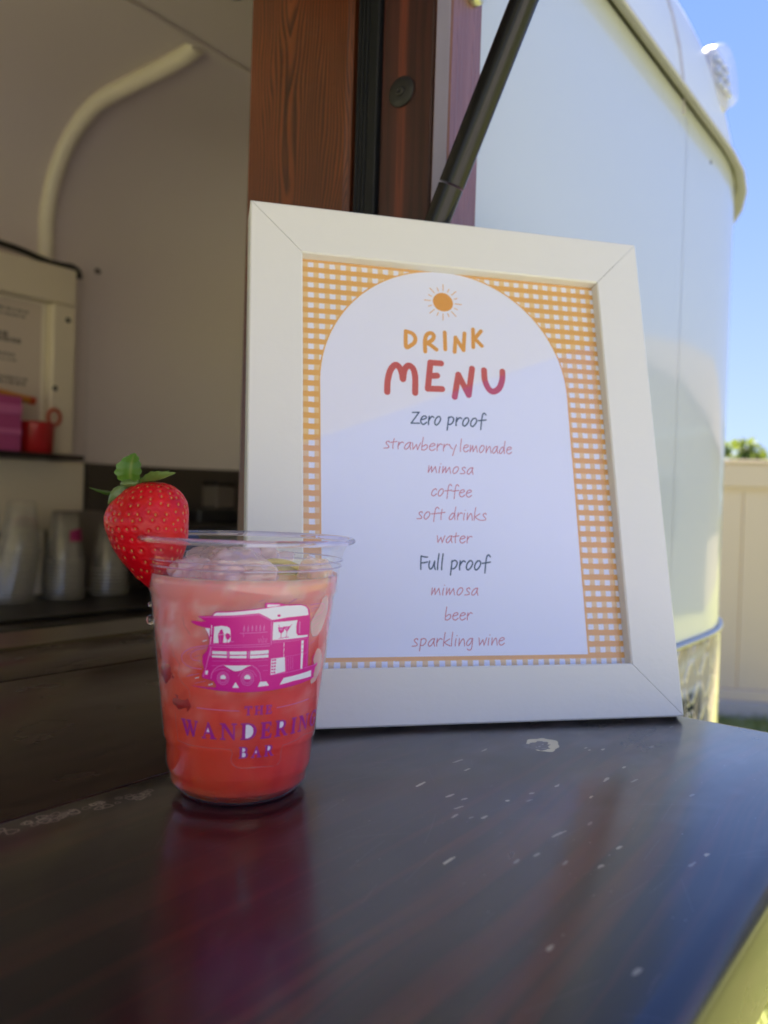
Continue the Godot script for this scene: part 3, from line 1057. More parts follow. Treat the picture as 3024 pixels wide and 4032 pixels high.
	quad_uv(st, [Vector3(0.87, 0.235, 0.0135), Vector3(1.045, 0.235, 0.0135), Vector3(1.045, 0.585, 0.0135), Vector3(0.87, 0.585, 0.0135)], [Vector2(0, 1), Vector2(1, 1), Vector2(1, 0), Vector2(0, 0)])
	obj("notice_sheet", st, pm, nb)
	# black cable lying along its top
	path = []
	for k in 20:
		var x := 0.55 + k * 0.0294
		path.append(Vector3(x, 0.6885 + 0.014 * exp(-pow((x - 0.90) / 0.07, 2.0)) + 0.003 * sin(x * 40.0), -1.855))
	path.append(Vector3(1.1175, 0.6855, -1.853))
	path.append(Vector3(1.1245, 0.677, -1.850))
	path.append(Vector3(1.1240, 0.664, -1.846))
	st = mb()
	tube(st, path, 0.007, 10)
	tag(obj("cable", st, M.black_plastic), "black cable lying along the top of the notice board", "cable")
	# shelf below it and what stands there
	tag(box_obj("shelf", Vector3(0.5, 0.2065, -1.919), Vector3(1.123, 0.2185, -1.80), M.dark_shelf), "narrow dark wooden shelf under the notice board", "shelf")
	var pb := thing("pink_box", "bright pink box with lighter bands at the left end of the shelf", "box", Vector3(0.9185, 0.219, -1.83))
	box_obj("box_body", Vector3(-0.1, 0, -0.03), Vector3(0.043, 0.126, 0.03), M.pink_card, pb, 0.003)
	box_obj("box_band", Vector3(-0.101, 0.082, -0.031), Vector3(0.044, 0.108, 0.031), M.pink_band, pb, 0.003)
	box_obj("box_band", Vector3(-0.101, 0.036, -0.031), Vector3(0.044, 0.052, 0.031), M.pink_band, pb, 0.003)
	var tub := thing("red_tub", "small red plastic tub with a looped handle on the shelf", "tub", Vector3(1.0150, 0.219, -1.835))
	st = mb()
	lathe(st, [Vector2(0.0, 0.0), Vector2(0.036, 0.0), Vector2(0.039, 0.003), Vector2(0.041, 0.066), Vector2(0.042, 0.072), Vector2(0.039, 0.074), Vector2(0.037, 0.06), Vector2(0.0, 0.05)], 28)
	obj("tub_body", st, M.red_plastic, tub)
	st = mb()
	path = []
	for k in 21:
		path.append(Vector3(0.045 + 0.016 * cos(k * TAU / 20.0), 0.090 + 0.019 * sin(k * TAU / 20.0), 0.0))
	tube(st, path, 0.0042, 8, false)
	obj("tub_handle", st, M.red_cap, tub)
	var pen := thing("marker_pen", "orange marker pen with a red cap lying on the pink box and red tub", "pen", Vector3(0.966, 0.3415, -1.832))
	st = mb()
	tube(st, rod(Vector3(-0.05, 0.012, 0), Vector3(0.027, 0.002, 0)), 0.0085, 12)
	obj("pen_barrel", st, M.orange_pen, pen)
	st = mb()
	tube(st, rod(Vector3(0.0275, 0.002, 0), Vector3(0.041, 0.0, 0)), 0.0095, 12)
	obj("pen_cap", st, M.red_cap, pen)
	# stacks of cups on a black mat
	tag(box_obj("bar_mat", Vector3(0.45, -0.1268, -1.84), Vector3(1.235, -0.1205, -1.50), M.black_plastic), "black bar mat under the stacked cups on the back counter", "mat")
	stacks()
	var gb := thing("grey_box", "small grey box with a dark lid at the right of the back panel", "box", Vector3(1.495, 0.0965, -1.73))
	box_obj("box_body", Vector3(-0.034, 0, -0.03), Vector3(0.034, 0.062, 0.03), M.grey_box, gb, 0.003)
	box_obj("box_lid", Vector3(-0.036, 0.0625, -0.032), Vector3(0.036, 0.075, 0.032), M.back_counter, gb, 0.003)
	tag(box_obj("black_case", Vector3(1.395, 0.0555, -1.765), Vector3(1.54, 0.0955, -1.69), M.black_plastic, null, 0.005), "flat black case on a ledge under the grey box", "case")
	box_obj("ledge", Vector3(1.30, 0.045, -1.80), Vector3(1.62, 0.0550, -1.67), M.dark_splash, trailer, 0.002)
	tag(box_obj("dark_box", Vector3(1.085, -0.1195, -1.88), Vector3(1.21, 0.082, -1.84), M.grey_box, null, 0.004), "dark brown box standing behind the cup stacks", "box")


func stacks() -> void:
	var wall := mb()
	lathe(wall, [Vector2(0.045, 0.006), Vector2(0.0425, 0.02), Vector2(0.030, 0.112), Vector2(0.027, 0.115), Vector2(0.0, 0.114)], 32)
	wall.generate_normals()
	var wm := wall.commit()
	var rim := mb()
	var path := []
	for k in 33:
		path.append(Vector3(0.046 * cos(k * TAU / 32.0), 0.003, 0.046 * sin(k * TAU / 32.0)))
	tube(rim, path, 0.0022, 8, false)
	rim.generate_normals()
	var rm := rim.commit()
	var logo := mb()
	surf(logo, 10, 3, func(u: float, v: float) -> Vector3:
		var a := 0.3 + u * 1.5
		var y := 0.048 + 0.03 * v * (1.0 - 0.4 * absf(u - 0.5))
		var rr := 0.0427 - 0.136 * (y - 0.02) + 0.0006
		return Vector3(cos(a) * rr, y, sin(a) * rr), null, true)
	logo.generate_normals()
	var lm := logo.commit()
	var set_ := [["in the tall leaning stack at the left", Vector3(0.920, -0.12, -1.754), 14, 0.0016, "cups of the tall leaning stack"], ["in the straight stack right of the tall one", Vector3(1.048, -0.12, -1.754), 11, 0.0, "cups of the straight stack"], ["in the shadowed stack behind the strawberry", Vector3(1.170, -0.12, -1.754), 8, 0.0, "cups of the shadowed stack"]]
	for s in set_:
		for k in s[2]:
			var top: bool = k == s[2] - 1
			var nth: String = ["lowest", "second from the bottom", "third from the bottom", "fourth from the bottom", "fifth from the bottom", "sixth from the bottom", "seventh from the bottom", "eighth from the bottom", "ninth from the bottom", "tenth from the bottom", "eleventh from the bottom", "twelfth from the bottom", "thirteenth from the bottom", ""][mini(k, 13)]
			var label: String = ("pink-printed topmost clear cup " if top else "clear upside-down cup, %s " % nth) + s[0]
			var c := thing("stacked_cup", label, "cup", s[1] + Vector3(s[3] * k, k * 0.0086, 0), "" if top else s[4])
			share("cup_wall", wm, M.stacked_cup, c, Transform3D())
			share("cup_lip", rm, M.stacked_rim, c, Transform3D())
			if top:
				share("cup_print", lm, M.pink_print, c, Transform3D(Basis(Vector3.UP, 0.0 if s[3] == 0.0 else 2.0), Vector3.ZERO))


# ---------------------------------------------------------------- the counter
func bar_counter() -> void:
	var bar := thing("bar_counter", "dark stained wooden bar counter with worn varnish, pale chips and a knot", "counter")
	var m := mat("bar_wood", Color.WHITE, 0.30)
	m.albedo_texture = bar_texture()
	m.metallic_specular = 0.22
	m.clearcoat_enabled = true
	m.clearcoat = 0.9
	m.clearcoat_roughness = 0.17
	var rough := noise_tex(0.02, [Color(0.62, 0.62, 0.62), Color(0.8, 0.8, 0.8), Color(1, 1, 1)], 256, 21)
	m.roughness = 0.42
	m.roughness_texture = rough
	var xs := [[-1.0, 0.0], [-0.1, 0.0], [0.1, 0.0], [0.3, 0.0], [0.517, 0.0], [0.520, 0.0004], [0.5232, 0.0020], [0.5252, 0.0045], [0.5260, 0.0080], [0.5260, 0.0385]]
	var zs := [[-0.3052, 0.0020], [-0.3045, 0.0006], [-0.3030, 0.0], [-0.25, 0.0], [-0.15, 0.0], [-0.0700, 0.0], [-0.0665, 0.0005], [-0.0625, 0.0022], [-0.0598, 0.0050], [-0.0585, 0.0090], [-0.0585, 0.0385]]
	var st := mb()
	for j in zs.size() - 1:
		for i in xs.size() - 1:
			var p := []
			var uv := []
			for k in [[i, j + 1], [i + 1, j + 1], [i + 1, j], [i, j]]:
				var x: float = xs[k[0]][0]
				var z: float = zs[k[1]][0]
				p.append(Vector3(x, -minf(0.0385, sqrt(pow(xs[k[0]][1], 2.0) + pow(zs[k[1]][1], 2.0))), z))
				uv.append(Vector2((x + 0.10) / 0.63, (z + 0.306) / 0.248))
			quad_uv(st, p, uv)
	obj("front_plank", st, m, bar)
	box_obj("plank_underside", Vector3(-1.0, -0.0384, -0.3045), Vector3(0.5255, -0.0375, -0.0595), M.back_counter, bar, 0.0)
	var m2 := mat("bar_wood_inner", Color.WHITE, 0.22)
	m2.albedo_texture = inner_texture()
	m2.metallic_specular = 0.42
	m2.roughness_texture = rough
	m2.roughness = 0.30
	for q in [["middle_plank", -1.1, 0.4765, -0.5320, -0.3057], ["inner_plank", -1.1, 1.45, -0.6362, -0.5332]]:
		st = mb()
		var y := -0.0006
		var c := 0.0018
		var prof := [[q[3], y - c], [q[3] + 0.0006, y - 0.0005], [q[3] + c, y], [q[4] - c, y], [q[4] - 0.0006, y - 0.0005], [q[4], y - c], [q[4], y - 0.03]]
		for j in prof.size() - 1:
			var a: Array = prof[j]
			var b: Array = prof[j + 1]
			quad_uv(st, [Vector3(q[1], b[1], b[0]), Vector3(q[2], b[1], b[0]), Vector3(q[2], a[1], a[0]), Vector3(q[1], a[1], a[0])],
				[Vector2(q[1] / 0.5, b[0] / 0.25), Vector2(q[2] / 0.5, b[0] / 0.25), Vector2(q[2] / 0.5, a[0] / 0.25), Vector2(q[1] / 0.5, a[0] / 0.25)])
		obj(q[0], st, m2, bar)
	box_obj("metal_edging", Vector3(-1.1, -0.032, -0.7115), Vector3(1.5, 0.0006, -0.6375), M.edge_metal, bar, 0.0025)
	box_obj("bracket", Vector3(-0.2, -0.09, -0.334), Vector3(-0.16, -0.0386, -0.08), M.black_plastic, bar, 0.003)
	box_obj("bracket", Vector3(0.40, -0.09, -0.334), Vector3(0.44, -0.0386, -0.08), M.black_plastic, bar, 0.003)


# dark stained softwood: broad blurred red-brown bands along the grain, worn chips, a filled knot, dried spills by the seam
func bar_texture() -> ImageTexture:
	var w := 1890
	var h := 744
	var k := 3000.0   # pixels per metre
	var no := FastNoiseLite.new()
	no.seed = 41
	no.frequency = 1.0
	no.fractal_octaves = 3
	var low := Image.create(w / 2, h / 2, false, Image.FORMAT_RGB8)
	var knot := Vector2(0.4005, -0.1945)
	for y in h / 2:
		var z := -0.306 + (y * 2 + 1) / k
		for x in w / 2:
			var xx := -0.10 + (x * 2 + 1) / k
			var dx := xx - knot.x
			var dz := z - knot.y
			# the grain bends round the knot
			var g := z + 0.004 * no.get_noise_2d(xx * 5.0, z * 14.0) + 0.016 * exp(-(dx * dx) / 0.010) * tanh(dz / 0.03)
			var band := no.get_noise_2d(xx * 1.1 + 9.0, g * 62.0) + 0.45 * no.get_noise_2d(xx * 1.6 + 3.0, g * 118.0)
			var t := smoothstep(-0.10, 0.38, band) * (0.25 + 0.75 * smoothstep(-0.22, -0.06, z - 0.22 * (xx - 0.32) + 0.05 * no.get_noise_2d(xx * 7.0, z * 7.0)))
			t = t * 0.85 + 0.10 * no.get_noise_2d(xx * 16.0, z * 260.0) + 0.10 * no.get_noise_2d(xx * 9.0, z * 40.0)
			var c := Vector3(0.0060, 0.0042, 0.0075).lerp(Vector3(0.064, 0.0165, 0.0150), clampf(t, 0.0, 1.0))
			# thin worn bloom and sky-reflection haze painted in, stronger to the right
			var bloom := smoothstep(0.05, 0.55, no.get_noise_2d(xx * 14.0 + 30.0, z * 22.0)) * smoothstep(0.22, 0.45, xx)
			c = c.lerp(Vector3(0.075, 0.070, 0.082), 0.45 * bloom)
			low.set_pixel(x, y, lin(c.x, c.y, c.z))
	low.resize(w, h, Image.INTERPOLATE_BILINEAR)
	var im := low
	px = k / 1000.0
	org = Vector2(-100.0, -306.0)
	ydown = true
	var r := RandomNumberGenerator.new()
	r.seed = 77
	# fine scratches
	for n in 150:
		var a := Vector2(r.randf_range(180, 520), r.randf_range(-300, -70))
		var d := Vector2(r.randf_range(6, 34), 0).rotated(r.randf_range(-0.9, 0.9))
		_stroke(im, PackedVector2Array([a, a + d * 0.5 + Vector2(0, r.randf_range(-0.6, 0.6)), a + d]), 0.08, Color(0.42, 0.38, 0.40, r.randf_range(0.1, 0.4)).lerp(Color(0.2, 0.17, 0.2), 0.4))
	# chips through the stain, longest along the grain
	var chips := [346, -213, 9, 371, -213, 6, 337, -203, 5, 304, -208, 10, 302, -190, 7, 303, -183, 4, 292, -180, 7, 283, -176, 9, 297, -135, 11, 315, -130, 6, 371, -146, 8, 379, -135, 7, 439, -148, 6, 489, -153, 6, 344, -142, 4, 300, -112, 4, 273, -133, 5, 248, -155, 11, 274, -122, 4, 263, -136, 4, 280, -111, 4, 304, -86, 6, 317, -84, 4, 378, -108, 4, 223, -77, 7, 218, -101, 4, 330, -164, 4, 347, -160, 5, 314, -168, 3, 321, -161, 4, 412, -174, 3, 410, -171, 2, 416, -166, 4, 395, -146, 4, 287, -170, 3, 291, -166, 5]
	for n in range(0, chips.size(), 3):
		var a := Vector2(chips[n], chips[n + 1])
		var l: float = chips[n + 2] * 0.5
		var tone := Color(0.70, 0.67, 0.58).lerp(Color(0.40, 0.38, 0.40), r.randf())
		var ang := r.randf_range(-0.12, 0.2)
		for s in 4:
			var o := Vector2(r.randf_range(-0.35, 0.35) * l, r.randf_range(-0.35, 0.35))
			var q := l * r.randf_range(0.3, 0.75)
			_stroke(im, PackedVector2Array([a + (o + Vector2(-q, 0)).rotated(ang), a + (o + Vector2(0, r.randf_range(-0.3, 0.3))).rotated(ang), a + (o + Vector2(q, 0)).rotated(ang)]), r.randf_range(0.25, 0.62), tone)
	for n in 120:
		var a := Vector2(r.randf_range(215, 500), r.randf_range(-225, -75))
		_stroke(im, PackedVector2Array([a, a + Vector2(r.randf_range(0.2, 1.4), 0)]), r.randf_range(0.08, 0.22), Color(0.55, 0.53, 0.54).lerp(Color(0.22, 0.20, 0.22), r.randf()))
	# the knot: a lost plug ringed by bare pale wood
	var ring := PackedVector2Array()
	for n in 40:
		var a := n * TAU / 40.0
		var e := 1.0 + 0.08 * sin(a * 3.0 + 1.0) + 0.06 * sin(a * 7.0)
		ring.append(_to_px(401.4 + cos(a + 0.25) * 11.6 * e, -194.0 + sin(a) * 9.6 * e))
	_fill(im, ring, Color(0.86, 0.80, 0.63))
	ring = PackedVector2Array()
	for n in 40:
		var a := n * TAU / 40.0
		var e := 1.0 + 0.16 * sin(a * 3.0 + 2.0) + 0.09 * sin(a * 9.0) + 0.05 * sin(a * 17.0)
		ring.append(_to_px(397.2 + cos(a) * 8.6 * e, -195.2 + sin(a) * 6.2 * e))
	_fill(im, ring, Color(0.25, 0.22, 0.25))
	for n in 14:
		var a := Vector2(398.0 + r.randf_range(-6, 6), -195.0 + r.randf_range(-4, 4))
		_stroke(im, PackedVector2Array([a, a + Vector2(r.randf_range(-3, 3), r.randf_range(-1.5, 1.5))]), r.randf_range(0.2, 0.5), [Color(0.06, 0.05, 0.06), Color(0.55, 0.53, 0.53), Color(0.33, 0.31, 0.33)][n % 3])
	# a sticky film of dried bubbles beside the seam
	for n in 46:
		var x := r.randf_range(0, 1)
		var a := Vector2(150.0 + x * 68.0 + r.randf_range(-2, 2), -297.5 + x * 8.0 + r.randf_range(-3.4, 3.4))
		var s := r.randf_range(1.1, 2.4)
		var o := PackedVector2Array()
		for q in 11:
			var t := q * TAU / 10.0
			o.append(a + Vector2(cos(t), sin(t) * 0.9) * s * (1.0 + 0.2 * sin(t * 3.0 + n)))
		_stroke(im, o, r.randf_range(0.2, 0.5), Color(0.62, 0.58, 0.56).lerp(Color(0.36, 0.32, 0.32), r.randf()))
	_stroke(im, curve(PackedVector2Array([Vector2(120, -303.6), Vector2(170, -303.4), Vector2(215, -303.8), Vector2(262, -303.5)])), 0.55, Color(0.50, 0.46, 0.44))
	_stroke(im, curve(PackedVector2Array([Vector2(206, -172), Vector2(202, -160), Vector2(205, -155), Vector2(214, -150), Vector2(230, -142)])), 0.10, Color(0.20, 0.14, 0.15))
	return ImageTexture.create_from_image(im)


func inner_texture() -> ImageTexture:
	var no := FastNoiseLite.new()
	no.seed = 61
	no.frequency = 1.0
	no.fractal_octaves = 3
	var im := Image.create(512, 512, false, Image.FORMAT_RGB8)
	for y in 512:
		for x in 512:
			var u := x / 512.0
			var v := y / 512.0
			var uu := minf(u, 1.0 - u)
			var g := v + 0.02 * no.get_noise_2d(uu * 4.0, v * 3.0)
			var t := 0.5 + 0.5 * sin(g * TAU * 15.0 + 3.0 * no.get_noise_2d(uu * 2.0, g * 9.0))
			t = clampf(0.5 * t + 0.45 * no.get_noise_2d(uu * 8.0, g * 150.0) + 0.3, 0.0, 1.0)
			var c := Vector3(0.014, 0.008, 0.006).lerp(Vector3(0.042, 0.021, 0.014), t)
			im.set_pixel(x, y, lin(c.x, c.y, c.z))
	return ImageTexture.create_from_image(im)


# ---------------------------------------------------------------- the framed menu
func menu_frame() -> void:
	var f := thing("picture_frame", "white picture frame holding the drink menu, leaning back on the counter", "picture frame", Vector3(0.3007, 0.0022, -0.3223))
	var h := Vector3(0.7775, 0.0, 0.6289)
	var up := Vector3(0.1506, 0.9709, -0.1862)
	f.basis = Basis(h, up, h.cross(up)).orthonormalized()
	var W := 0.2704
	var H := 0.3248
	var B := 0.033
	var D := 0.021
	var g := 0.00018
	# four mitred rails
	for k in 4:
		var long: float = W if k % 2 == 0 else H
		var st := mb(true)
		var c := 0.0009
		var L := long / 2.0
		# section across the rail: (distance from the outer edge, depth)
		var sec := [Vector2(0, -D), Vector2(0, -c), Vector2(c, 0), Vector2(B - c, 0), Vector2(B, -c), Vector2(B, -D)]
		var rows := []
		for s in sec:
			rows.append([Vector3(-L + s.x + g, s.x, s.y), Vector3(L - s.x - g, s.x, s.y)])
		for i in sec.size():
			var a: Array = rows[i]
			var b: Array = rows[(i + 1) % sec.size()]
			quad(st, a[0], a[1], b[1], b[0])
		for e in 2:
			for i in range(1, sec.size() - 1):
				if e == 1:
					tri(st, rows[0][1], rows[i + 1][1], rows[i][1])
				else:
					tri(st, rows[0][0], rows[i][0], rows[i + 1][0])
		var o := obj("frame_rail", st, M.frame_white, f)
		var turn := [0.0, PI / 2, PI, -PI / 2]
		var mid := [Vector3(W / 2, 0, 0), Vector3(W, H / 2, 0), Vector3(W / 2, H, 0), Vector3(0, H / 2, 0)]
		o.transform = Transform3D(Basis(Vector3.BACK, turn[k]), mid[k])
	# print, glass and back board
	var x0 := B - 0.004
	var y0 := B - 0.004
	var x1 := W - B + 0.004
	var y1 := H - B + 0.004
	var st2 := mb(true)
	quad_uv(st2, [Vector3(x0, y0, -0.008), Vector3(x1, y0, -0.008), Vector3(x1, y1, -0.008), Vector3(x0, y1, -0.008)], [Vector2(0, 1), Vector2(1, 1), Vector2(1, 0), Vector2(0, 0)])
	var pm := mat("menu_print", Color.WHITE, 0.7)
	pm.albedo_texture = menu_texture(Vector2((x1 - x0) * 1000.0, (y1 - y0) * 1000.0))
	obj("menu_print", st2, pm, f)
	st2 = mb(true)
	quad(st2, Vector3(x0, y0, -0.0068), Vector3(x1, y0, -0.0068), Vector3(x1, y1, -0.0068), Vector3(x0, y1, -0.0068))
	quad(st2, Vector3(x0, y0, -0.0076), Vector3(x1, y0, -0.0076), Vector3(x1, y1, -0.0076), Vector3(x0, y1, -0.0076))
	obj("glass", st2, M.frame_glass, f)
	box_obj("back_board", Vector3(0.012, 0.012, -0.0195), Vector3(W - 0.012, H - 0.012, -0.0095), M.frame_back, f, 0.001)
	# the strut it leans on
	var leg := box_obj("easel_leg", Vector3(-0.03, -0.15, -0.004), Vector3(0.03, 0.0, 0.0), M.frame_back, f, 0.001)
	leg.transform = Transform3D(Basis(Vector3.RIGHT, deg_to_rad(31)), Vector3(W / 2, 0.172, -0.023))


# all places in mm from the top left of the frame's opening
func menu_texture(size: Vector2) -> ImageTexture:
	px = 5.0
	org = Vector2(-4, -4)
	ydown = true
	var im := Image.create(int(size.x * px), int(size.y * px), false, Image.FORMAT_RGB8)
	var white := Color(0.875, 0.890, 0.975)
	var orange := Color(0.86, 0.645, 0.36)
	var pale := Color(0.88, 0.755, 0.565)
	im.fill(orange)
	# gingham: white squares, paler uprights between them
	var r := RandomNumberGenerator.new()
	r.seed = 3
	for j in range(-1, 38):
		for i in range(-1, 30):
			var c := Vector2(6.2 + 7.06 * i, 3.6 + 7.03 * j)
			var a := _to_px(c.x - 3.6, c.y - 1.75)
			im.fill_rect(Rect2i(int(a.x), int(a.y), int(7.2 * px), int(3.5 * px)), pale)
	for j in range(-1, 38):
		for i in range(-1, 30):
			var c := Vector2(6.2 + 7.06 * i, 3.6 + 7.03 * j)
			var q := PackedVector2Array()
			for k in [[-1, -1], [1, -1], [1, 1], [-1, 1]]:
				q.append(_to_px(c.x + k[0] * 1.82 + r.randf_range(-0.12, 0.12), c.y + k[1] * 1.72 + r.randf_range(-0.12, 0.12)))
			_fill(im, q, white)
	# the arch with its orange outline
	for k in 2:
		var o := 0.95 if k == 0 else 0.0
		var q := PackedVector2Array()
		for n in 65:
			var a := PI - n * PI / 64.0
			q.append(_to_px(95.3 + cos(a) * (83.5 + o), 83.2 - sin(a) * (83.5 + o)))
		q.append(_to_px(179.2 + o, 252.4 + o * 1.9))
		q.append(_to_px(11.8 - o, 252.4 + o * 1.9))
		_fill(im, q, white if k == 1 else orange)
	# the sun
	var disc := PackedVector2Array()
	for n in 32:
		var a := n * TAU / 32.0
		disc.append(_to_px(94.4 + cos(a) * 6.9 * (1.0 + 0.025 * sin(a * 2.0 + 0.6)), 21.3 + sin(a) * 6.7 * (1.0 + 0.02 * sin(a * 3.0))))
	var sunny := Color(0.85, 0.585, 0.27)
	_fill(im, disc, sunny)
	for n in 16:
		var a := n * TAU / 16.0 + 0.04
		var l := [4.4, 2.4][n % 2] as float
		var d := Vector2(cos(a), sin(a))
		_stroke(im, PackedVector2Array([Vector2(94.4, 21.3) + d * 8.4, Vector2(94.4, 21.3) + d * (8.4 + l)]), 0.24, sunny)
	# DRINK MENU
	for s in [[68.2, 44.3, 68.0, 55.0, 71.2, 54.0, 73.8, 51.6, 74.4, 48.6, 72.6, 45.6, 68.2, 44.3], [80.8, 57.4, 80.9, 50.0, 82.3, 45.6, 85.2, 44.1, 87.1, 46.0, 85.8, 49.0, 82.6, 51.4, 84.2, 52.3, 88.5, 55.5], [94.7, 42.9, 94.5, 54.8], [100.9, 56.1, 102.0, 45.9, 107.1, 54.4, 108.4, 42.4], [114.5, 39.0, 114.0, 51.7], [120.0, 39.8, 115.4, 45.5, 120.1, 50.3]]:
		_pen(im, s, 1.32, sunny)
	var rose := Color(0.745, 0.265, 0.325)
	for s in [[54.6, 87.0, 55.2, 79.0, 57.2, 72.0, 60.4, 68.3, 63.0, 69.6, 64.6, 73.4, 65.2, 77.6, 66.4, 71.4, 69.2, 68.1, 72.2, 70.0, 73.4, 76.0, 73.0, 86.4], [91.2, 64.9, 84.0, 64.9, 81.6, 83.0, 91.2, 82.6], [82.8, 74.2, 88.2, 73.6], [99.5, 87.4, 102.7, 71.9, 109.1, 85.5, 112.4, 67.0], [120.7, 67.5, 120.9, 74.5, 123.2, 80.3, 126.5, 82.0, 130.5, 79.4, 133.0, 73.6, 133.6, 67.5]]:
		_pen(im, s, 2.02, rose, s.size() > 10)
	# the list in a monoline hand
	var ink := Color(0.16, 0.235, 0.305)
	var pen := Color(0.745, 0.40, 0.44)
	for row in [["Zero", 69.4, 90.0, 107.3, 5.9, 1], ["proof", 93.2, 120.0, 107.0, 5.9, 1], ["strawberry", 51.2, 99.4, 124.4, 4.9, 0], ["lemonade", 101.2, 137.2, 124.2, 4.9, 0], ["mimosa", 79.4, 110.2, 138.9, 4.6, 0], ["coffee", 81.0, 108.3, 153.9, 4.8, 0], ["soft", 71.0, 89.6, 168.9, 4.8, 0], ["drinks", 91.8, 117.4, 168.8, 4.8, 0], ["water", 83.6, 106.7, 183.4, 4.6, 0], ["Full", 72.4, 88.0, 200.2, 5.6, 1], ["proof", 91.2, 117.6, 200.2, 5.9, 1], ["mimosa", 78.5, 109.3, 215.8, 4.6, 0], ["beer", 86.6, 104.4, 230.9, 4.6, 0], ["sparkling", 65.3, 104.4, 246.4, 4.7, 0], ["wine", 107.4, 124.8, 246.2, 4.7, 0]]:
		write_word(im, row[0], row[1], row[2], row[3], row[4], 0.40 if row[5] else 0.245, ink if row[5] else pen)
	return ImageTexture.create_from_image(im)


func _pen(im: Image, s: Array, half: float, c: Color, round_ := true) -> void:
	var p := PackedVector2Array()
	for k in range(0, s.size(), 2):
		p.append(Vector2(s[k], s[k + 1]))
	# corners stay corners in the straight letters, bends are rounded in the others
	_stroke(im, curve(p, 5) if round_ and s.size() > 9 else p, half, c)


# letters as pen strokes: width, then strokes of x, y with the x-height as 1
const HAND := {
	"a": [0.74, [0.64, 0.95, 0.40, 0.88, 0.14, 0.52, 0.05, 0.16, 0.18, 0.0, 0.42, 0.28, 0.64, 0.95], [0.64, 0.95, 0.56, 0.45, 0.62, 0.0]],
	"b": [0.70, [0.24, 1.72, 0.10, 0.8, 0.04, 0.04], [0.04, 0.04, 0.28, 0.02, 0.54, 0.30, 0.56, 0.66, 0.40, 0.72, 0.14, 0.48]],
	"c": [0.66, [0.58, 0.80, 0.48, 0.98, 0.20, 0.72, 0.05, 0.30, 0.14, 0.03, 0.34, 0.05, 0.56, 0.32]],
	"d": [0.80, [0.58, 0.72, 0.44, 0.90, 0.16, 0.52, 0.05, 0.14, 0.18, 0.0, 0.40, 0.25, 0.60, 0.80], [0.76, 1.70, 0.62, 0.85, 0.60, 0.0]],
	"e": [0.70, [0.10, 0.52, 0.42, 0.62, 0.60, 0.80, 0.46, 0.97, 0.20, 0.80, 0.06, 0.38, 0.16, 0.05, 0.36, 0.02, 0.60, 0.26]],
	"f": [0.72, [0.76, 1.42, 0.64, 1.62, 0.46, 1.42, 0.32, 0.60, 0.22, -0.30], [0.04, 0.72, 0.40, 0.78, 0.74, 0.86]],
	"g": [0.74, [0.62, 0.92, 0.38, 0.90, 0.12, 0.50, 0.06, 0.16, 0.20, 0.04, 0.44, 0.34, 0.64, 0.94], [0.64, 0.94, 0.58, 0.2, 0.46, -0.42, 0.26, -0.55, 0.10, -0.40]],
	"i": [0.34, [0.18, 0.92, 0.10, 0.45, 0.06, 0.0], [0.26, 1.30, 0.28, 1.32]],
	"k": [0.72, [0.28, 1.72, 0.14, 0.8, 0.06, 0.0], [0.66, 0.90, 0.16, 0.46], [0.16, 0.46, 0.38, 0.20, 0.68, 0.02]],
	"l": [0.34, [0.24, 1.74, 0.12, 0.8, 0.06, 0.0]],
	"m": [1.00, [0.14, 0.95, 0.04, 0.02], [0.04, 0.02, 0.38, 0.90], [0.38, 0.90, 0.36, 0.06], [0.36, 0.06, 0.74, 0.88], [0.74, 0.88, 0.82, 0.02]],
	"n": [0.70, [0.14, 0.95, 0.05, 0.02], [0.05, 0.02, 0.28, 0.60, 0.48, 0.90, 0.56, 0.60, 0.58, 0.0]],
	"o": [0.70, [0.36, 0.97, 0.14, 0.66, 0.05, 0.22, 0.18, 0.0, 0.42, 0.24, 0.60, 0.68, 0.50, 0.98, 0.28, 0.90]],
	"p": [0.76, [0.22, 0.95, 0.12, 0.2, 0.02, -0.56], [0.16, 0.80, 0.44, 0.99, 0.64, 0.78, 0.54, 0.36, 0.30, 0.10, 0.10, 0.16]],
	"r": [0.60, [0.16, 0.95, 0.08, 0.45, 0.06, 0.0], [0.08, 0.40, 0.26, 0.78, 0.44, 0.95, 0.58, 0.84]],
	"s": [0.66, [0.56, 0.82, 0.50, 0.98, 0.28, 0.84, 0.30, 0.60, 0.48, 0.32, 0.42, 0.08, 0.04, 0.03]],
	"t": [0.60, [0.34, 1.36, 0.22, 0.6, 0.20, 0.0], [0.0, 0.82, 0.28, 0.90, 0.60, 0.98]],
	"u": [0.68, [0.12, 0.92, 0.04, 0.40, 0.14, 0.04, 0.34, 0.26, 0.54, 0.92], [0.54, 0.92, 0.50, 0.4, 0.56, 0.0]],
	"w": [0.84, [0.06, 0.95, 0.08, 0.02], [0.08, 0.02, 0.42, 0.72], [0.42, 0.72, 0.50, 0.0], [0.50, 0.0, 0.80, 0.96]],
	"y": [0.74, [0.06, 0.95, 0.16, 0.55, 0.34, 0.34], [0.70, 0.95, 0.50, 0.3, 0.30, -0.56]],
	"Z": [0.86, [0.20, 1.28, 0.80, 1.34], [0.80, 1.34, 0.04, 0.06], [0.04, 0.06, 0.80, 0.10]],
	"F": [0.66, [0.10, 1.48, 0.05, 0.8, 0.03, 0.0], [0.10, 1.46, 0.34, 1.38, 0.62, 1.36], [0.06, 0.70, 0.34, 0.74, 0.60, 0.82]],
}


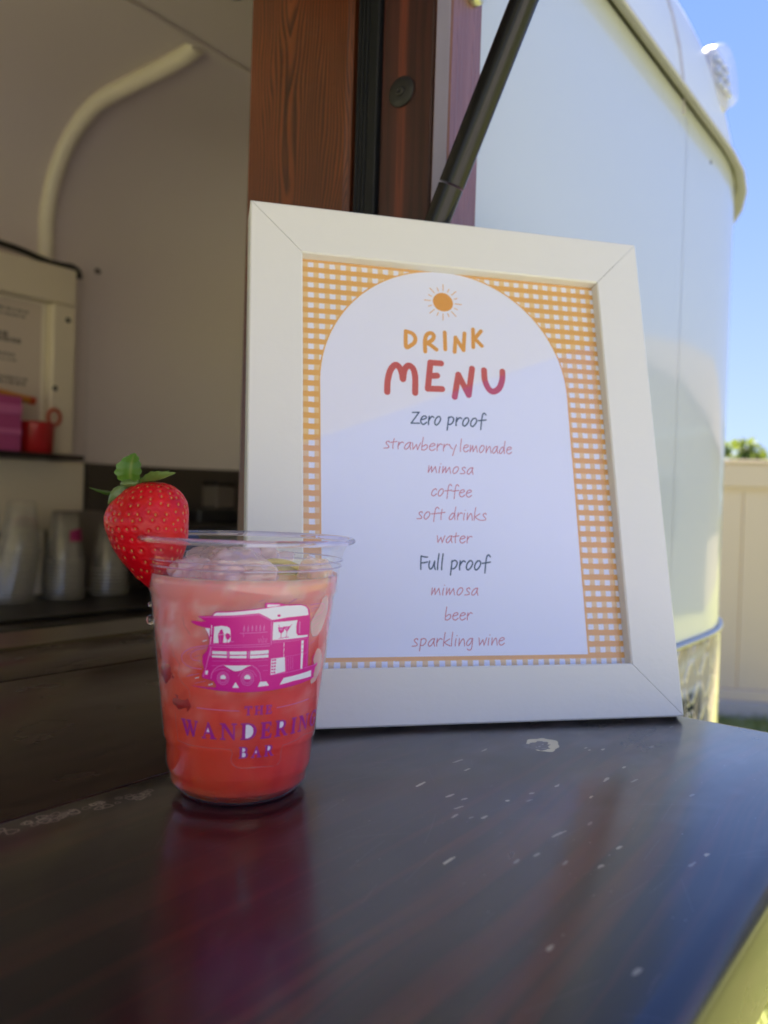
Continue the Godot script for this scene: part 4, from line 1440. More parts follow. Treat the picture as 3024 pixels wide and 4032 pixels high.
func write_word(im: Image, word: String, x0: float, x1: float, base: float, size: float, half: float, c: Color) -> void:
	var total := 0.0
	for ch in word:
		total += HAND[ch][0]
	var k := (x1 - x0) / total
	var x := x0
	for ch in word:
		var gl: Array = HAND[ch]
		for s in range(1, gl.size()):
			var p := PackedVector2Array()
			for q in range(0, gl[s].size(), 2):
				p.append(Vector2(x + gl[s][q] * k, base - gl[s][q + 1] * size))
			_stroke(im, curve(p, 5) if p.size() > 2 else p, half, c)
		x += gl[0] * k


# ---------------------------------------------------------------- the drink
func cup_r(y: float) -> float:
	return 0.0338 + (y - 0.0256) * (0.0409 - 0.0338) / (0.088 - 0.0256)


func drink() -> void:
	var cup := thing("plastic_cup", "clear plastic cup with a magenta printed trailer logo in front of the frame", "cup", CUP)
	var prof := [Vector2(0.0, 0.0050), Vector2(0.0235, 0.0046), Vector2(0.0245, 0.0020), Vector2(0.0250, 0.0003), Vector2(0.0257, 0.0), Vector2(0.0263, 0.0006), Vector2(0.0265, 0.0030), Vector2(0.0267, 0.0036), Vector2(0.0269, 0.0038), Vector2(0.0298, 0.0043), Vector2(0.03005, 0.00445), Vector2(0.0302, 0.0048), Vector2(0.0303, 0.0060), Vector2(0.0306, 0.0088), Vector2(0.0308, 0.0091), Vector2(0.0320, 0.0115), Vector2(0.0323, 0.0131), Vector2(0.0328, 0.0225), Vector2(0.0330, 0.0236), Vector2(0.0337, 0.0246), Vector2(0.0338, 0.0256)]
	for k in range(1, 13):
		var y := 0.0256 + k * (0.0866 - 0.0256) / 12.0
		prof.append(Vector2(cup_r(y), y))
	prof += [Vector2(0.0412, 0.0878), Vector2(0.0419, 0.0890), Vector2(0.0421, 0.0930), Vector2(0.0425, 0.0980), Vector2(0.0427, 0.0999), Vector2(0.0432, 0.1004), Vector2(0.0431, 0.1010), Vector2(0.0434, 0.1024), Vector2(0.0437, 0.1030), Vector2(0.0436, 0.1036), Vector2(0.0441, 0.1062), Vector2(0.0446, 0.1068), Vector2(0.0447, 0.1076), Vector2(0.0456, 0.1094), Vector2(0.0468, 0.1106)]
	var st := mb()
	lathe(st, prof, 96)
	obj("cup_wall", st, M.cup_plastic, cup)
	# little stacking lugs round the foot
	st = mb()
	for k in 10:
		var a := CUP_FACE + (k - 4.5) * TAU / 10.0
		cbox(st, Vector3(cos(a) * 0.0277, 0.0052, sin(a) * 0.0277), Vector3(0.0042, 0.0042, 0.0007), 0.0003, Basis(Vector3.UP, -a))
	obj("foot_lug", st, M.cup_plastic, cup).set_meta("kind", "stuff")
	# rolled rim
	st = mb()
	surf(st, 96, 14, func(u: float, v: float) -> Vector3:
		var a := -u * TAU
		var b := v * TAU
		var r := 0.0477 + 0.0016 * cos(b)
		return Vector3(cos(a) * r, 0.1112 + 0.00135 * sin(b), sin(a) * r))
	obj("cup_rim", st, M.cup_rim, cup)
	# pressed rings under it
	st = mb()
	for q in [[0.0437, 0.1026, 0.0003], [0.0429, 0.0999, 0.00045], [0.0268, 0.0043, 0.0005]]:
		surf(st, 96, 8, func(u: float, v: float) -> Vector3:
			var a := -u * TAU
			var b := v * TAU
			var r: float = q[0] + q[2] * cos(b)
			return Vector3(cos(a) * r, q[1] + q[2] * sin(b), sin(a) * r))
	obj("pressed_ring", st, M.cup_rim, cup)
	# the print, wrapped round the wall
	st = mb()
	surf(st, 72, 16, func(u: float, v: float) -> Vector3:
		var s := -0.034 + 0.086 * u
		var y := 0.092 - 0.074 * v
		var a := CUP_FACE - s / 0.038
		var r := cup_r(minf(y, 0.0866)) + 0.00022
		if y < 0.0256:
			r = lerpf(0.0330, 0.0340, clampf((y - 0.0222) / 0.0034, 0.0, 1.0)) + 0.0002
		return Vector3(cos(a) * r, y, sin(a) * r), null, true)
	var lm := mat("logo_print", Color.WHITE, 0.32)
	lm.albedo_texture = logo_texture()
	lm.transparency = BaseMaterial3D.TRANSPARENCY_ALPHA
	lm.backlight_enabled = true
	lm.backlight = Color(0.25, 0.25, 0.25)
	obj("logo_print", st, lm, cup)
	lemonade()
	# beads of water on the left of the wall
	var say := ["largest of the water beads on the cup's left wall", "middle water bead on the cup's left wall", "water bead under the strawberry's tip on the cup"]
	var where := [[0.0745, 0.0017], [0.0815, 0.0008], [0.0905, 0.0011]]
	for k in 3:
		var y: float = where[k][0]
		var r: float = where[k][1]
		var a := CUP_FACE + 1.50 - k * 0.02
		var d := Vector3(cos(a), 0, sin(a))
		var bead := mb()
		blob(bead, Vector3.ZERO, Vector3(r, r * 1.25, r), 0.1, k, 16, 10)
		var o := obj("water_bead", bead, M.water)
		o.position = CUP + d * (cup_r(minf(y, 0.0866)) + r * 0.55) + Vector3(0, y, 0)
		tag(o, say[k], "droplet")


# pale and cloudy at the top, syrup settled red and orange below
func lemonade() -> void:
	var no := FastNoiseLite.new()
	no.seed = 8
	no.frequency = 1.0
	no.fractal_octaves = 3
	var prof := [Vector2(0.0, 0.0054), Vector2(0.0225, 0.0052), Vector2(0.0236, 0.0030), Vector2(0.0248, 0.0014), Vector2(0.0256, 0.0012), Vector2(0.0259, 0.0034), Vector2(0.0261, 0.0040), Vector2(0.0265, 0.0043), Vector2(0.0292, 0.0047), Vector2(0.0296, 0.0049), Vector2(0.0297, 0.0053), Vector2(0.0298, 0.0062), Vector2(0.0303, 0.0092), Vector2(0.0314, 0.0116), Vector2(0.0317, 0.0131), Vector2(0.0322, 0.0226), Vector2(0.0331, 0.0246), Vector2(0.0332, 0.0256)]
	for k in range(1, 33):
		var y := 0.0256 + k * (0.0866 - 0.0256) / 32.0
		prof.append(Vector2(cup_r(y) - 0.0006, y))
	prof += [Vector2(0.0411, 0.0888), Vector2(0.0414, 0.0930), Vector2(0.0417, 0.0962), Vector2(0.0411, 0.0957), Vector2(0.0400, 0.0953), Vector2(0.030, 0.0952), Vector2(0.015, 0.0952), Vector2(0.0, 0.0952)]
	var n := prof.size() - 1
	var st := mb()
	lathe(st, prof, 96, Vector3.ZERO, func(u: float, v: float) -> Color:
		var p: Vector2 = prof[int(round(v * n))]
		var a := -u * TAU
		var d := Vector3(cos(a) * p.x, p.y, sin(a) * p.x) * 100.0
		var wob := no.get_noise_3d(d.x * 0.55, d.y * 0.55, d.z * 0.55)
		var swirl := no.get_noise_3d(d.x * 0.75 + 20.0, d.y * 0.95, d.z * 0.75)
		var t := clampf((p.y - 0.012) / 0.078 + 0.30 * wob, 0.0, 1.0)
		var left := clampf(0.5 + 0.5 * sin(a - CUP_FACE) + 0.2 * wob, 0.0, 1.0)  # more orange on the left: the lighting there is put into the colour
		var low := Color(0.97, 0.050, 0.036).lerp(Color(0.98, 0.085, 0.012), left)
		var mid := Color(0.95, 0.085, 0.070).lerp(Color(0.97, 0.135, 0.070), left)
		var top := Color(0.97, 0.335, 0.315)
		var c := low.lerp(mid, smoothstep(0.0, 0.45, t)).lerp(top, smoothstep(0.45, 0.95, t))
		c = c.lerp(Color(0.99, 0.56, 0.52), clampf(smoothstep(0.02, 0.35, swirl) * smoothstep(0.25, 0.8, t), 0.0, 1.0) * 0.6)
		c = c.lerp(Color(0.72, 0.03, 0.02), smoothstep(0.05, 0.35, -swirl) * 0.5 * (1.0 - t))
		return c)
	var o := obj("lemonade", st, M.lemonade)
	o.position = CUP
	tag(o, "cloudy strawberry lemonade, pale pink above and orange-red below, in the printed cup", "drink")
	# ice, lemon and berries
	var right := Vector3(cos(CUP_FACE - PI / 2), 0, sin(CUP_FACE - PI / 2))
	var near := Vector3(cos(CUP_FACE), 0, sin(CUP_FACE))
	var lumps := [[-0.0235, 0.012, 0.0970, 0.0085, 0.0060, "ice lump nearest the strawberry in the cup"], [-0.009, 0.022, 0.0962, 0.0090, 0.0052, "small ice lump at the front of the cup"], [-0.002, -0.006, 0.0985, 0.0125, 0.0085, "tall ice lump in the middle of the cup"], [0.006, 0.026, 0.0960, 0.0085, 0.0050, "flat ice lump at the front right of the cup"], [-0.018, -0.018, 0.0975, 0.0120, 0.0075, "ice lump at the back left of the cup"], [0.010, -0.022, 0.0975, 0.0115, 0.0080, "ice lump at the back of the cup under the frame's edge"], [0.0305, 0.013, 0.0972, 0.0072, 0.0062, "ice lump beside the lemon slice"]]
	for k in lumps.size():
		var l: Array = lumps[k]
		var im := mb()
		lump(im, Vector3(l[3], l[4], l[3] * 0.9) * 0.95, 30 + k)
		var ice := obj("ice_lump", im, M.ice)
		ice.position = CUP + right * l[0] + near * l[1] + Vector3(0, l[2], 0)
		ice.rotation = Vector3(0.3 * sin(k * 2.0), k * 1.3, 0.3 * cos(k * 3.0))
		tag(ice, l[5], "ice", "ice in the cup")
	var lemon := thing("lemon_slice", "pale lemon slice standing in the drink at the right of the cup", "lemon slice", CUP + right * 0.0125 + near * 0.003 + Vector3(0, 0.0790, 0))
	lemon.basis = Basis(right, Vector3.UP, near) * Basis(Vector3.UP, -0.35) * Basis(Vector3.RIGHT, PI / 2 - 0.28) * Basis(Vector3.UP, 0.4)
	var t := mb()
	lathe(t, [Vector2(0.0212, -0.0026), Vector2(0.0232, -0.0021), Vector2(0.0238, -0.001), Vector2(0.0238, 0.001), Vector2(0.0232, 0.0021), Vector2(0.0212, 0.0026)], 48)
	obj("rind", t, M.lemon_rind, lemon)
	t = mb()
	lathe(t, [Vector2(0.0, -0.0021), Vector2(0.0212, -0.0021), Vector2(0.0213, 0.0), Vector2(0.0212, 0.0021), Vector2(0.0, 0.0021)], 48)
	obj("pith", t, M.lemon_pith, lemon)
	for k in 9:
		t = mb()
		var a0 := k * TAU / 9.0 + 0.05
		var a1 := (k + 1) * TAU / 9.0 - 0.05
		for s in [-1.0, 1.0]:
			surf(t, 6, 4, func(u: float, v: float) -> Vector3:
				var a := lerpf(a0, a1, u)
				var r := lerpf(0.0022, 0.0196, v)
				var e: float = 0.0011 * sqrt(sin(PI * clampf(u, 0.0, 1.0)) * sin(PI * clampf(v, 0.0, 1.0)))
				return Vector3(cos(a) * r, s * (0.00215 + e), sin(a) * r), null, s > 0)
		obj("segment", t, M.lemon_flesh, lemon)
	var bits := [[1.02, 0.0560, 0.0052, "upper dark strawberry piece sunk against the cup's left wall"], [0.78, 0.0445, 0.0046, "lower dark strawberry piece sunk left of the printed letters"], [1.22, 0.0640, 0.0036, "small strawberry piece at the cup's left edge"]]
	for k in 3:
		var a: float = CUP_FACE + bits[k][0]
		var y: float = bits[k][1]
		var q := mb()
		blob(q, Vector3.ZERO, Vector3(0.0021, bits[k][2] * 1.15, bits[k][2] * 1.5), 0.4, 60 + k, 20, 12)
		var piece := obj("strawberry_piece", q, M.berry_piece)
		piece.basis = Basis(Vector3.UP, -a) * Basis(Vector3.RIGHT, 0.5 - k * 0.7)
		piece.position = CUP + Vector3(cos(a), 0, sin(a)) * (cup_r(y) - 0.00235) + Vector3(0, y, 0)
		tag(piece, bits[k][3], "strawberry piece")


# serif capitals as polygons on a ten-high grid: width, ink shapes, then shapes filled white, then shapes cleared
const SERIF := {
	"T": [8.4, [[0.2, 10, 8.2, 10, 8.4, 7.6, 7.9, 7.6, 7.2, 9.3, 1.2, 9.3, 0.5, 7.6, 0.0, 7.6], [3.4, 9.4, 5.0, 9.4, 5.0, 0.5, 6.2, 0, 2.2, 0, 3.4, 0.5]], []],
	"H": [9.6, [[1.0, 0, 2.6, 0, 2.6, 10, 1.0, 10], [7.0, 0, 8.6, 0, 8.6, 10, 7.0, 10], [2.5, 4.7, 7.1, 4.7, 7.1, 5.4, 2.5, 5.4], [0, 0, 3.6, 0, 3.6, 0.5, 0, 0.5], [6, 0, 9.6, 0, 9.6, 0.5, 6, 0.5], [0, 9.5, 3.6, 9.5, 3.6, 10, 0, 10], [6, 9.5, 9.6, 9.5, 9.6, 10, 6, 10]], []],
	"E": [7.4, [[1.0, 0, 2.7, 0, 2.7, 10, 1.0, 10], [0, 0, 7.0, 0, 7.4, 2.4, 6.9, 2.4, 6.0, 0.7, 0, 0.5], [0, 10, 6.6, 10, 6.9, 7.8, 6.4, 7.8, 5.6, 9.3, 0, 9.5], [2.6, 4.8, 5.0, 4.8, 5.2, 3.6, 5.6, 3.6, 5.6, 6.9, 5.2, 6.9, 5.0, 5.5, 2.6, 5.5]], []],
	"W": [13.6, [[0.6, 10, 2.6, 10, 5.4, 1.4, 4.4, 0], [4.4, 0, 5.2, 0, 7.6, 7.6, 7.0, 9.0], [5.6, 10, 7.6, 10, 10.4, 1.4, 9.4, 0], [9.4, 0, 10.2, 0, 13.0, 10, 12.3, 10], [0, 9.5, 3.6, 9.5, 3.6, 10, 0, 10], [5.0, 9.5, 8.2, 9.5, 8.2, 10, 5.0, 10], [11.4, 9.5, 13.6, 9.5, 13.6, 10, 11.4, 10]], []],
	"A": [10.0, [[0.9, 0, 1.5, 0, 5.0, 9.0, 4.6, 10], [4.2, 10, 5.0, 10, 9.2, 0, 7.0, 0], [2.4, 3.1, 7.2, 3.1, 7.2, 3.8, 2.4, 3.8], [0, 0, 2.7, 0, 2.7, 0.5, 0, 0.5], [5.9, 0, 10, 0, 10, 0.5, 5.9, 0.5]], [[3.0, 3.8, 5.6, 3.8, 4.2, 7.6]]],
	"N": [10.6, [[1.3, 0, 2.0, 0, 2.0, 10, 1.3, 10], [0.9, 10, 2.9, 10, 9.3, 1.0, 9.3, 0, 8.6, 0], [8.6, 0, 9.3, 0, 9.3, 10, 8.6, 10], [0, 0, 3.2, 0, 3.2, 0.5, 0, 0.5], [0, 9.5, 2.6, 9.5, 2.6, 10, 0, 10], [7.4, 9.5, 10.6, 9.5, 10.6, 10, 7.4, 10]], []],
	"D": [10.2, [[0, 0, 5.0, 0, 7.6, 0.8, 9.4, 2.6, 10.1, 5.0, 9.4, 7.5, 7.6, 9.2, 5.0, 10, 0, 10, 0, 9.5, 1.0, 9.5, 1.0, 0.5, 0, 0.5]], [[2.9, 0.7, 4.8, 0.7, 6.6, 1.6, 7.8, 3.2, 8.1, 5.0, 7.8, 6.9, 6.6, 8.4, 4.8, 9.3, 2.9, 9.3]]],
	"R": [9.8, [[1.0, 0, 2.8, 0, 2.8, 10, 1.0, 10], [0, 0, 3.8, 0, 3.8, 0.5, 0, 0.5], [0, 9.5, 4.6, 9.3, 5.6, 8.6, 5.9, 7.4, 5.5, 6.0, 4.4, 5.3, 2.7, 5.2, 2.7, 4.5, 4.8, 4.5, 6.8, 5.4, 7.7, 7.4, 7.0, 9.1, 5.0, 10, 0, 10], [3.7, 4.9, 5.6, 4.9, 8.6, 0.6, 9.8, 0.4, 9.8, 0, 7.2, 0]], [[2.8, 5.2, 4.4, 5.3, 5.5, 6.0, 5.9, 7.4, 5.6, 8.6, 4.6, 9.3, 2.8, 9.3]]],
	"I": [3.8, [[1.0, 0, 2.8, 0, 2.8, 10, 1.0, 10], [0, 0, 3.8, 0, 3.8, 0.5, 0, 0.5], [0, 9.5, 3.8, 9.5, 3.8, 10, 0, 10]], []],
	"G": [10.4, [[8.6, 7.2, 9.1, 7.2, 9.1, 10, 8.6, 10, 8.2, 9.5, 6.6, 10.1, 5.2, 10.2, 2.6, 9.4, 0.7, 7.4, 0.1, 5.0, 0.7, 2.5, 2.6, 0.6, 5.2, -0.2, 7.2, 0.1, 9.0, 0.8, 9.0, 4.2, 10.2, 4.4, 10.2, 4.8, 6.0, 4.8, 6.0, 4.4, 7.3, 4.2, 7.3, 1.0, 5.6, 0.5, 4.0, 1.0, 2.6, 2.8, 2.2, 5.0, 2.6, 7.4, 3.8, 9.0, 5.4, 9.6, 7.2, 9.0]], []],
	"B": [8.8, [[0, 0, 5.4, 0, 7.6, 0.8, 8.5, 2.8, 7.6, 4.6, 6.2, 5.3, 7.4, 6.2, 7.8, 7.7, 7.0, 9.3, 4.8, 10, 0, 10, 0, 9.5, 1.0, 9.5, 1.0, 0.5, 0, 0.5]], [[2.8, 0.7, 4.8, 0.7, 6.2, 1.5, 6.5, 2.9, 6.0, 4.3, 4.6, 5.0, 2.8, 5.0], [2.8, 5.7, 4.6, 5.7, 5.6, 6.4, 5.9, 7.6, 5.4, 8.8, 4.2, 9.3, 2.8, 9.3]]],
}


func serif_word(im: Image, word: String, mid: float, base: float, high: float, gap: float, white: String) -> void:
	var k := high / 10.0
	var total := -gap
	for ch in word:
		total += SERIF[ch][0] * k + gap
	var x := mid - total / 2.0
	for ch in word:
		var g: Array = SERIF[ch]
		for inner in g[2]:
			if white.contains(ch):
				_fill(im, _glyph(inner, x, base, k), LC.w)
		for s in g[1]:
			var e := PackedVector2Array()
			for q in range(0, s.size() + 2, 2):
				e.append(Vector2(x + s[q % s.size()] * k, base + s[(q + 1) % s.size()] * k))
			_stroke(im, e, 0.19, Color(0.93, 0.55, 0.80, 0.5))
		for s in g[1]:
			var p := _glyph(s, x, base, k)
			_fill(im, p, LC.t)
			p = PackedVector2Array()
			for q in range(0, s.size() + 2, 2):
				p.append(Vector2(x + s[q % s.size()] * k, base + s[(q + 1) % s.size()] * k))
			_stroke(im, p, 0.07, LC.t)
		if not g[2].is_empty() and "DRB".contains(ch):
			for inner in g[2]:
				_fill(im, _glyph(inner, x, base, k), LC.w if white.contains(ch) else Color(LC.m.r, LC.m.g, LC.m.b, 0.0))
		x += g[0] * k + gap


func _glyph(s: Array, x: float, base: float, k: float) -> PackedVector2Array:
	var p := PackedVector2Array()
	for q in range(0, s.size(), 2):
		p.append(_to_px(x + s[q] * k, base + s[q + 1] * k))
	return p


# the cup's print, unrolled: mm to the right along the wall and mm up it
func logo_texture() -> ImageTexture:
	px = 16.0
	org = Vector2(-34.0, 92.0)
	ydown = false
	var im := Image.create(int(86 * px), int(74 * px), false, Image.FORMAT_RGBA8)
	im.fill(Color(LC.m.r, LC.m.g, LC.m.b, 0.0))
	serif_word(im, "THE", 7.6, 40.9, 3.6, 1.35, "")
	serif_word(im, "WANDERING", 8.4, 30.6, 6.7, 2.0, "ADR")
	serif_word(im, "BAR", 8.0, 22.6, 4.7, 1.5, "BAR")
	_line(im, [-196, 431, -7, 427], LC.p, 0.25)
	_line(im, [159, 431, 346, 440], LC.p, 0.25)
	logo_trailer(im)
	return ImageTexture.create_from_image(im)


func logo_trailer(im: Image) -> void:
	_poly(im, [389,889,411,853,414,810,400,774,375,735,348,714,318,714,302,732,292,775,315,813,341,844,356,875], LC.v)
	_poly(im, [351,642,366,657,396,648,421,614,422,579,407,535,386,510,349,504,340,522,360,535,359,573,343,610], LC.v)
	_poly(im, [-176,812,-122,816,-112,828,-103,835,-66,837,13,845,79,853,77,869,82,873,114,872,137,870,160,863,227,861,252,855,270,842,280,827,285,804,290,754,293,700,307,588,337,586,380,593,386,585,364,571,364,556,352,537,380,533,325,525,236,516,141,508,57,505,-16,505,-93,510,-165,516,-226,522,-170,521,-109,522,-104,528,-113,547,-134,553,-164,558,-167,569,-156,597,-163,625,-160,653,-144,670,-135,691,-131,715,-139,746,-148,767,-183,774,-205,783,-207,791,-162,790,-142,793,-171,807], LC.m)
	_poly(im, [-116,817,-109,826,-101,831,-59,833,41,844,115,855,162,858,228,857,252,850,266,838,275,811,179,810,109,802,91,813,57,831,-30,822], LC.w)
	_poly(im, [87,855,87,865,95,868,130,866,140,861,115,857], LC.w)
	_poly(im, [86,868,130,866,134,863,92,865], LC.p)
	_poly(im, [114,792,220,795,217,770,220,741,229,729,283,726,285,718,116,718], LC.w)
	_poly(im, [229,788,235,788,240,737,233,740], LC.p)
	_poly(im, [-111,773,-84,778,-62,776,-51,769,-48,758,-47,711,-108,706,-115,705], LC.w)
	_poly(im, [-148,765,-128,765,-131,729,-136,744], LC.w)
	_poly(im, [-123,779,-119,779,-122,739,-124,739], LC.w)
	_poly(im, [-125,731,-122,731,-127,701,-129,701], LC.w)
	_poly(im, [-120,673,-61,674,-61,661,-121,660], LC.w)
	_poly(im, [-121,655,-61,656,-61,647,-122,647], LC.w)
	_poly(im, [-51,674,16,675,17,661,-50,660], LC.w)
	_poly(im, [-50,656,16,657,16,646,-50,646], LC.w)
	_poly(im, [30,676,103,678,104,663,29,660], LC.w)
	_poly(im, [29,657,104,659,104,647,30,645], LC.w)
	_poly(im, [-59,675,-53,675,-53,647,-58,647], LC.p)
	_poly(im, [20,675,26,675,26,646,21,646], LC.p)
	_poly(im, [-128,689,-124,689,-126,652,-132,651], LC.p)
	_line(im, [-133,699,-65,698,10,701,105,704], LC.p, 0.22)
	_line(im, [-131,689,-65,690,10,693,106,695], LC.p, 0.22)
	_line(im, [-167,809,-66,814,57,826,109,798], LC.p, 0.25)
	_line(im, [276,808,179,805,109,799], LC.m, 0.35)
	_line(im, [107,794,112,700], LC.p, 0.3)
	_line(im, [117,713,285,718], LC.p, 0.18)
	_line(im, [117,707,286,711], LC.p, 0.18)
	_line(im, [-125,688,-152,586,-161,565], LC.p, 0.35)
	_poly(im, [-73,616,39,617,20,611,-2,597,-18,593,-33,593,-49,602], LC.w)
	_line(im, [-127,559,-124,578,-112,597,-94,612,-73,617], LC.p, 0.3)
	_line(im, [40,616,58,603,72,584,79,551], LC.p, 0.3)
	_line(im, [-111,589,-92,600,-68,602,-49,591], LC.p, 0.2)
	_line(im, [-15,572,-2,592,21,601,45,591,59,570], LC.p, 0.2)
	_line(im, [-52,563,-54,553,-59,544,-67,538,-76,536,-85,538,-93,543,-99,551,-100,561,-99,571,-93,580,-86,586,-76,589,-67,587,-60,582,-54,573,-52,563], LC.p, 0.25)
	_line(im, [-58,563,-59,555,-63,548,-69,544,-76,542,-83,543,-90,547,-94,554,-95,561,-94,569,-89,576,-83,581,-76,583,-69,582,-63,578,-59,571,-58,563], LC.p, 0.2)
	_line(im, [-61,563,-63,557,-66,551,-70,548,-76,546,-82,547,-87,550,-90,556,-91,562,-90,568,-87,573,-82,577,-76,579,-71,578,-66,574,-63,569,-61,563], LC.p, 0.2)
	_poly(im, [-88,563,-87,568,-85,572,-81,575,-76,576,-72,576,-68,573,-65,569,-64,564,-67,559,-86,559], LC.w)
	_line(im, [48,562,47,551,41,542,33,535,23,533,13,536,4,542,-1,552,-4,563,-2,574,3,583,11,590,21,592,31,589,40,583,46,573,48,562], LC.p, 0.25)
	_line(im, [42,562,41,553,37,546,31,541,23,540,15,542,8,547,4,554,2,563,3,572,7,579,14,584,21,585,29,583,36,578,40,571,42,562], LC.p, 0.2)
	_line(im, [38,562,37,555,34,550,29,546,23,545,17,546,11,550,7,556,6,563,7,570,10,576,15,579,21,581,28,579,33,575,37,569,38,562], LC.p, 0.2)
	_poly(im, [9,564,10,569,13,574,17,577,22,578,27,577,31,573,34,569,35,563,33,559,12,560], LC.w)
	_poly(im, [-25,548,-10,524,-38,524], LC.w)
	_poly(im, [75,547,101,547,115,529,67,526], LC.w)
	_poly(im, [179,555,336,567,340,539,233,536,163,528], LC.w)
	_poly(im, [-150,589,-139,592,-141,574,-151,573], LC.w)
	_line(im, [341,568,345,536], LC.p, 0.2)
	_line(im, [118,573,228,579,372,590], LC.p, 0.2)
	_poly(im, [116,640,176,643,184,582,118,573], LC.w)
	_poly(im, [120,638,127,637,128,630,120,630], LC.m)
	_poly(im, [129,638,137,638,138,630,130,631], LC.m)
	_poly(im, [120,625,127,624,128,617,120,617], LC.m)
	_poly(im, [130,625,138,625,138,617,130,618], LC.m)
	_poly(im, [120,612,127,611,128,604,121,604], LC.m)
	_poly(im, [130,612,138,612,138,604,130,605], LC.m)
	_poly(im, [120,599,128,598,128,591,120,592], LC.m)
	_poly(im, [130,599,138,599,138,591,131,592], LC.m)
	_poly(im, [120,586,128,585,128,578,121,579], LC.m)
	_poly(im, [130,586,138,586,138,579,131,579], LC.m)
	_poly(im, [182,638,185,638,185,636,182,636], LC.p)
	_poly(im, [192,639,195,639,196,636,192,637], LC.p)
	_poly(im, [202,640,206,639,206,637,202,637], LC.p)
	_poly(im, [212,640,216,640,217,637,213,638], LC.p)
	_poly(im, [182,632,186,632,186,629,182,630], LC.p)
	_poly(im, [192,633,196,633,197,630,192,630], LC.p)
	_poly(im, [202,634,207,633,207,631,203,631], LC.p)
	_poly(im, [213,634,217,634,217,631,214,631], LC.p)
	_poly(im, [183,626,187,626,187,623,183,624], LC.p)
	_poly(im, [193,627,197,626,197,624,193,624], LC.p)
	_poly(im, [203,627,207,627,207,624,204,625], LC.p)
	_poly(im, [214,628,218,627,218,625,214,625], LC.p)
	_poly(im, [184,620,187,620,187,617,184,617], LC.p)
	_poly(im, [194,621,197,620,198,618,194,618], LC.p)
	_poly(im, [204,621,208,621,208,618,204,619], LC.p)
	_poly(im, [214,622,219,621,219,619,215,619], LC.p)
	_poly(im, [184,614,188,613,188,611,184,611], LC.p)
	_poly(im, [194,614,198,614,199,611,194,612], LC.p)
	_poly(im, [205,615,209,614,209,612,205,612], LC.p)
	_poly(im, [215,615,219,615,220,612,216,613], LC.p)
	_poly(im, [185,608,189,607,189,605,185,605], LC.p)
	_poly(im, [195,608,199,608,199,605,195,606], LC.p)
	_poly(im, [206,609,209,608,210,606,206,606], LC.p)
	_poly(im, [216,609,220,609,221,606,216,607], LC.p)
	_poly(im, [186,601,189,601,190,598,186,599], LC.p)
	_poly(im, [196,602,200,601,200,599,196,600], LC.p)
	_poly(im, [206,602,210,602,211,599,206,600], LC.p)
	_poly(im, [217,603,221,603,221,600,217,600], LC.p)
	_poly(im, [186,595,190,595,190,592,186,593], LC.p)
	_poly(im, [196,596,200,595,200,593,197,593], LC.p)
	_poly(im, [207,596,211,596,211,593,207,594], LC.p)
	_poly(im, [218,597,222,596,222,594,218,594], LC.p)
	_poly(im, [187,589,190,589,191,586,187,587], LC.p)
	_poly(im, [197,590,201,589,201,587,198,587], LC.p)
	_poly(im, [208,590,211,590,212,587,208,588], LC.p)
	_poly(im, [218,590,223,590,223,587,218,588], LC.p)
	_line(im, [114,641,177,645,292,649], LC.p, 0.15)
	_poly(im, [251,705,264,705,274,583,263,583], LC.w)
	_line(im, [250,689,266,689], LC.m, 0.2)
	_line(im, [254,668,268,668], LC.m, 0.2)
	_line(im, [255,655,271,655], LC.m, 0.2)
	_line(im, [167,703,167,687], LC.w, 0.25)
	_line(im, [169,680,168,664], LC.w, 0.25)
	_line(im, [171,658,170,644], LC.w, 0.25)
	_line(im, [285,705,301,589], LC.p, 0.18)
	_poly(im, [155,772,191,772,176,748], LC.m)
	_poly(im, [163,768,183,768,174,755], LC.p)
	_line(im, [175,749,174,726], LC.m, 0.25)
	_line(im, [164,726,185,726], LC.m, 0.25)
	_line(im, [179,763,195,779], LC.m, 0.2)
	_poly(im, [135,771,163,768,161,752,151,743,140,751], LC.m)
	_poly(im, [140,766,157,764,154,757,144,758], LC.p)
	_line(im, [151,744,151,724], LC.m, 0.25)
	_line(im, [142,724,161,725], LC.m, 0.25)
	_line(im, [141,769,138,780], LC.m, 0.2)
	_poly(im, [143,818,142,815,138,813,134,814,130,816,129,819,130,822,133,824,138,824,141,822,143,818], LC.m)
	_poly(im, [0,757,0,768,2,777,3,784,5,777,6,767,6,757], LC.p)
	_line(im, [3,766,3,759], LC.m, 0.2)
	_poly(im, [15,757,15,768,18,777,19,784,20,777,21,768,22,757], LC.p)
	_line(im, [18,767,19,760], LC.m, 0.2)
	_poly(im, [31,758,31,769,33,778,34,785,36,778,37,768,37,758], LC.p)
	_line(im, [33,767,34,760], LC.m, 0.2)
	_poly(im, [46,758,46,769,48,778,49,785,51,778,52,768,52,758], LC.p)
	_line(im, [49,768,49,761], LC.m, 0.2)
	_poly(im, [61,759,61,770,63,778,64,785,66,778,67,769,68,758], LC.p)
	_line(im, [64,768,65,761], LC.m, 0.2)
	_poly(im, [76,759,76,770,79,779,79,786,81,778,82,769,83,759], LC.p)
	_line(im, [79,768,80,761], LC.m, 0.2)
	_line(im, [-11,749,45,751,92,753], LC.p, 0.25)
	_line(im, [1,749,2,735], LC.p, 0.2)
	_line(im, [59,726,61,712,66,712,67,727], LC.p, 0.18)
	_line(im, [72,726,74,711,79,711,80,727], LC.p, 0.18)
	_line(im, [85,726,87,711,92,711,93,726], LC.p, 0.18)
	_line(im, [75,738,77,728], LC.p, 0.15)
	_poly(im, [-97,744,-92,748,-88,760,-82,764,-78,760,-75,748,-72,745,-77,705,-93,704], LC.m)
	_line(im, [-96,741,-73,743], LC.w, 0.2)
